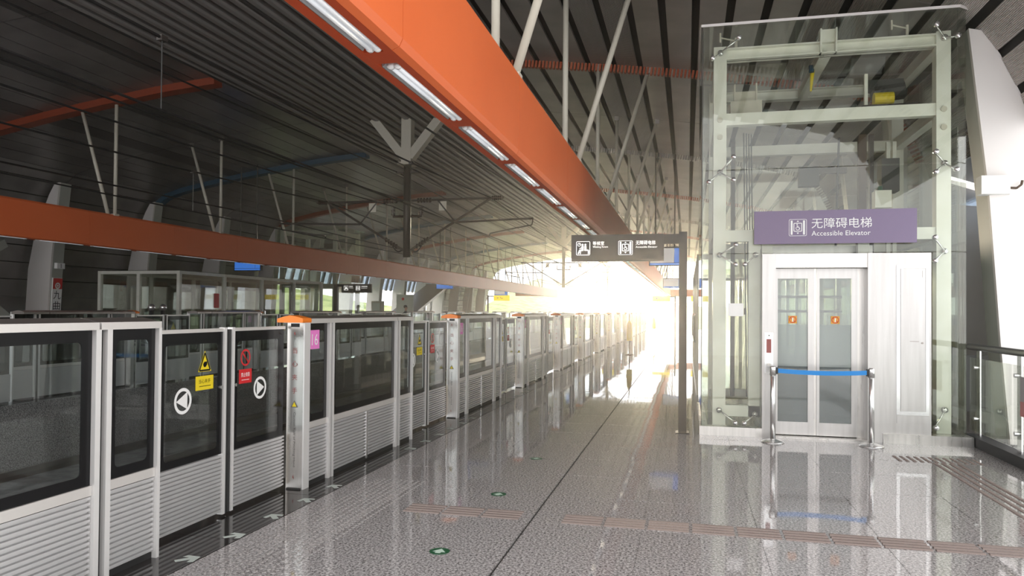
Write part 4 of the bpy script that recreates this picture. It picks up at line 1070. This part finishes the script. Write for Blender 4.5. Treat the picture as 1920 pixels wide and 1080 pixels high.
# station name plate on the opposite column
fx = XC-10.60+.06; yb = yk(1)-.46; DX = .17
o = thing('station_name_plate', (XC-10.375, yb+.24, .6), 'vertical station name plate on the opposite fin column', 'sign')
MB().prism([(XC-10.62+DX,.55),(XC-10.585+DX,.55),(XC-10.49+DX,2.36),(XC-10.53+DX,2.36)], 'y', yb+.08, yb+.40).build('plate', 'sign_white', o)
class Lean(Flat):
    def P(s, x, y): return (XC-10.583+DX+(y-.55)/1.81*.095+.004, yb+.24+x, y)
fl = Lean((0,0,0),(0,1,0),(0,0,1)); fl.rect(-.155, 2.05, .155, 2.35); fl.build('red_header', 'red', o)
class Lean2(Lean):
    def P(s, x, y): q = Lean.P(s, x, y); return (q[0]+.003, q[1], q[2])
fl = Lean2((0,0,0),(0,1,0),(0,0,1)); fl.ring(0, 2.14, .05, .09, n=18); fl.ring(0, 2.14, .0, .03, n=10); fl.build('emblem', 'sign_white', o)
fl = Lean((0,0,0),(0,1,0),(0,0,1))
for ch, z in (('九', 1.76), ('曲', 1.46), ('河', 1.16)): fl.text(ch, 0, z, h=.24, wd=.24, center=True)
fl.build('lettering', 'black_paint', o)
for i, (k, zz) in enumerate(((1, 2.62), (3, 2.5))):
    o = thing('junction_box', (XC-10.27, yk(k)-.22, zz), ['small white box on the opposite fin column above the name plate', 'small white box on the fin column beside the opposite waiting room'][i], 'box')
    MB().box(XC-10.36, XC-10.23, yk(k)-.34, yk(k)-.08, zz, zz+.16).build('cover', 'sign_white', o)
    MB().box(XC-10.232, XC-10.226, yk(k)-.22, yk(k)-.20, zz+.02, zz+.14).build('lid_seam', 'text_grey', o)
# diagonal brace at far left
for i, (z0, z1) in enumerate(((1.0, 2.5), (3.2, 2.2))):
    o = MB().bar((XC-10.4, 14.0 if i == 0 else 13.9, z1), (XC-10.4, 16.3 if i == 0 else 15.6, .8 if i == 0 else 3.2), .22, .18).build('wall_brace', 'fin_grey'); tag(o, ['grey slanting brace descending towards the opposite fin column', 'grey slanting brace rising to the opposite orange beam'][i], 'brace')

# ------------------------------------------------------------------ right balustrade
o = thing('glass_balustrade', (3.32, 7.0, 0), 'glass balustrade with dark round handrail right of the elevator', 'railing')
MB().cyl((3.30, 3.5, 1.16), (3.30, 9.9, 1.16), .038, 14).build('handrail', 'rail_grey', o, True)
MB().box(3.26, 3.42, 3.5, 9.93, -.1, .115).build('kerb', 'rubber', o)
for y in (9.72, 8.62, 7.2, 5.8, 4.4):
    p = MB().box(3.335, 3.35, y-.05, y+.05, .06, 1.12).build('post', 'steel_bright', o)
    for z in (.32, .92): MB().cyl((3.335, y-.02, z), (3.29, y-.02, z), .012, 8).build('standoff', 'steel_bright', p); MB().cyl((3.318, y-.02, z), (3.28, y-.02, z), .022, 10).build('clamp', 'steel_bright', p)
for (a, c) in ((8.70, 9.86), (7.28, 8.66), (5.86, 7.24), (4.44, 5.82)): MB().box(3.292, 3.304, a, c, .17, 1.03).build('glass_pane', 'glass_elev', o)
ps = thing('poster', (3.285, 8.25, .55), 'pink and grey safety poster on the balustrade glass', 'poster')
MB().box(3.284, 3.289, 8.05, 8.47, .52, .67).build('lower_band', 'poster_pink', ps); MB().box(3.284, 3.289, 8.05, 8.47, .67, .92).build('picture', 'poster_grey', ps)
o = thing('pipe_bracket', (3.50, 9.9, 2.95), 'white collar with a brown hook on the right fin column', 'bracket')
MB().prism([(3.40,9.80),(3.72,9.84),(3.74,9.93),(3.66,10.02),(3.40,9.98)], 'z', 2.98, 3.20).build('collar', 'white_paint', o)
hk = MB(); hk.tube([(3.72, 9.9, 3.06), (3.80, 9.88, 3.05), (3.85, 9.88, 3.09), (3.86, 9.88, 3.14)], .014, 6); hk.build('hook', 'bark', o)
o = thing('display_board', (3.85, 11.6, 0), 'dark grey upright board behind the balustrade', 'board')
MB().box(3.62, 4.05, 11.0, 11.05, .25, 1.0).build('panel', 'panel_grey', o); MB().box(3.8, 3.88, 10.9, 11.2, 0, .26).build('foot', 'panel_grey', o)

# ------------------------------------------------------------------ small far things
for i, (x, y) in enumerate(((-2.0, 26.5), (-1.9, 44.0))):
    o = thing('caution_board', (x, y, 0), ['yellow caution board on a slim stand far down the near platform', 'second yellow caution board, farther down the near platform'][i], 'caution board', 'yellow caution boards')
    MB().cyl((x, y, .02), (x, y, 1.5), .018, 8).build('stand', 'mast_dark', o); MB().lathe([(.16,0),(.16,.02),(.03,.04)], x, y, 16).build('base', 'mast_dark', o)
    s_ = .0 if i == 0 else .1
    MB().prism([(x-.09,.5),(x+.09,.5),(x+.10,.75),(x+.08,1.1),(x+.03,1.2),(x-.03,1.2),(x-.08,1.1),(x-.10,.75)], 'y', y-.03, y+.03).build('board', 'yellow', o)
o = thing('notice_board', (-14.0, 35.0, 0), 'pale notice board standing on the opposite platform', 'notice board')
MB().box(-14.35, -13.45, 35.0, 35.06, .7, 2.3).build('panel', 'board', o)
for x in (-14.3, -13.55): MB().box(x, x+.06, 35.0, 35.06, 0, .7).build('leg', 'steel', o)
Flat((-14.0, 34.996, 2.0), (1, 0, 0), (0, 0, 1)).disc(0, .08, .07).build('emblem', 'red', o)
o = thing('ticket_box', (-14.7, 33.4, 0), 'small beige cabinet beside the opposite direction board', 'cabinet')
MB().box(-15.0, -14.5, 33.4, 33.8, 0, 1.95).build('body', 'beige_box', o); MB().box(-14.95, -14.55, 33.38, 33.4, .1, 1.85).build('door', 'board', o)
o = thing('step_ladder', (-14.6, 46.0, 0), 'tall pale ladder near the end of the opposite platform', 'ladder')
for x in (-14.9, -14.2): MB().bar((x, 46.0, 0), (x+.25, 46.6, 3.0), .06, .05).build('stile', 'white_paint', o)
for k in range(9): z = .3+.31*k; MB().bar((-14.9+.25*z/3, 46+.2*z, z), (-14.2+.25*z/3, 46+.2*z, z), .05, .05).build('rung', 'white_paint', o)
o = thing('stair_canopy', (-16.4, 44.0, 0), 'dark sloping stair canopy at the opposite wall', 'canopy')
MB().prism([(39.5,0),(41.5,0),(49.0,2.9),(49.0,3.3),(47.5,3.3),(39.5,.9)], 'x', -17.2, -16.9).build('side_wall', 'panel_grey', o)
MB().prism([(39.4,.9),(39.5,.8),(47.6,3.2),(47.5,3.32)], 'x', -17.2, -15.6).build('cover', 'header_metal', o)

# person waiting on the opposite platform
def person(x, y):
    root = thing('person', (x, y, 0), 'person with short dark hair in dark clothes standing on the opposite platform', 'person')
    V = [(0,0,.93),(0,0,1.12),(0,.0,1.32),(0,.01,1.45),(0,.01,1.53),(0,.02,1.62),(0,.015,1.70),
         (.17,0,1.38),(.22,.02,1.12),(.20,.08,.90),(.20,.10,.82),(-.17,0,1.38),(-.22,.02,1.12),(-.20,.08,.90),(-.20,.10,.82),
         (.10,0,.86),(.11,.02,.48),(.11,0,.09),(.12,.12,.035),(-.10,0,.86),(-.11,.02,.48),(-.11,0,.09),(-.12,.12,.035)]
    Ed = [(0,1),(1,2),(2,3),(3,4),(4,5),(5,6),(2,7),(7,8),(8,9),(9,10),(2,11),(11,12),(12,13),(13,14),(0,15),(15,16),(16,17),(17,18),(0,19),(19,20),(20,21),(21,22)]
    Rr = [.15,.14,.15,.07,.055,.085,.075,.065,.05,.037,.035,.065,.05,.037,.035,.095,.065,.045,.045,.095,.065,.045,.045]
    me = bpy.data.meshes.new('body'); me.from_pydata(V, Ed, []); o_ = bpy.data.objects.new('body', me); COL.objects.link(o_)
    sk = o_.modifiers.new('skin', 'SKIN'); 
    for i_, q in enumerate(Rr): me.skin_vertices[0].data[i_].radius = (q, q*.8)
    me.skin_vertices[0].data[0].use_root = True
    o_.modifiers.new('sub', 'SUBSURF').levels = 1
    dg = bpy.context.evaluated_depsgraph_get(); m2 = bpy.data.meshes.new_from_object(o_.evaluated_get(dg)); bpy.data.objects.remove(o_)
    m2.materials.clear()
    for n_ in ('cloth', 'skin'): m2.materials.append(MT[n_])
    for p in m2.polygons:
        c = p.center; p.use_smooth = True; p.material_index = 1 if c.z > 1.49 or (abs(c.x) > .15 and c.z < .93 and c.z > .7) else 0
    b_ = bpy.data.objects.new('body', m2); COL.objects.link(b_); b_.parent = root
    h = MB(); h.sphere((x, y-.012, 1.685), .092, 12, 8, (.92, 1.02, .85)); h.build('hair', 'hair', root, True)
    f_ = MB()
    for q in (-.03, .03): f_.sphere((x+q, y+.092, 1.64), .010, 6, 4)
    f_.build('eyes', 'black_paint', root); n_ = MB(); n_.cyl((x, y+.088, 1.63), (x, y+.112, 1.605), .010, 6, .014); n_.box(x-.022, x+.022, y+.085, y+.094, 1.572, 1.578); n_.build('nose_and_mouth', 'skin', root)
    root.rotation_euler = (0, 0, math.radians(-100))
    return root
person(-12.9, 32.6)

# ------------------------------------------------------------------ outside: hillside and trees
def hill(name, x0, x1, y0, y1, f, nx, ny, label):
    mb = MB()
    for j in range(ny+1):
        for i in range(nx+1):
            x, y = x0+(x1-x0)*i/nx, y0+(y1-y0)*j/ny; mb.v.append((x, y, f(x, y)))
    for j in range(ny):
        for i in range(nx): a = j*(nx+1)+i; mb.f.append((a, a+1, a+nx+2, a+nx+1))
    o = mb.build(name, 'hill', None, True); tag(o, label, None, None, 'structure'); return o
def hf1(x, y): d = max(0, -24-x); return -1.2 + d*.16 + .5*math.sin(y*.21+x*.1) + .4*math.sin(y*.57)
hill('terrain_hillside', -90, -20.5, -20, 110, hf1, 26, 40, 'green hillside outside the left windows')
def hf2(x, y): return -6 + 26*math.exp(-((x+60)/70)**2)*(1+.25*math.sin(x*.06)) * max(0, min(1, (y-330)/120)) + 4*math.sin(x*.11)
hill('terrain_ridge', -320, 260, 320, 470, hf2, 60, 8, 'hazy low ridge beyond the end of the tracks')
structure('ground', MB().box(-400, 300, 67, 520, -8, -4), 'hill', 'low ground beyond the end of the station')
def tree(x, y, h, label):
    z = hf1(x, y)
    o = thing('tree', (x, y, z), label, 'tree', 'trees on the hillside')
    MB().cyl((x, y, z-.2), (x, y, z+h*.5), .12, 8, .06).build('trunk', 'bark', o)
    mb = MB(); rnd = random.Random(int(x*7+y*13))
    for i in range(9):
        a = rnd.random()*2*PI; rr = rnd.random()*h*.22
        mb.sphere((x+rr*math.cos(a), y+rr*math.sin(a), z+h*(.45+.45*rnd.random())), h*(.14+.1*rnd.random()), 9, 6)
    mb.build('crown', 'leaf', o, True)
for i, (x, y, h) in enumerate(((-27, 24, 3.2), (-30, 29.5, 4.0), (-28, 34, 3.0))):
    tree(x, y, h, ['bushy tree outside, behind the near half of the opposite waiting room', 'bushy tree outside, behind the opposite elevator', 'bushy tree outside, beyond the opposite elevator'][i])

# ------------------------------------------------------------------ haze volume added for the warm glare round the sun
if HAZE:
    hz = MB().box(-20, 6, -6.0, 150, -1.0, 12).build('haze', 'black_paint'); hz['kind'] = 'stuff'; hz['label'] = 'haze volume added through the hall to make the sun glare'; hz['category'] = 'haze'
    m = bpy.data.materials.new('haze'); m.use_nodes = True; m.node_tree.nodes.clear(); hz.data.materials.clear(); hz.data.materials.append(m)
    o_ = N(m, 'ShaderNodeOutputMaterial'); vs = N(m, 'ShaderNodeVolumeScatter'); vs.inputs['Density'].default_value = HAZE; vs.inputs['Anisotropy'].default_value = .86; vs.inputs['Color'].default_value = (1, .97, .9, 1)
    m.node_tree.links.new(vs.outputs[0], o_.inputs['Volume'])
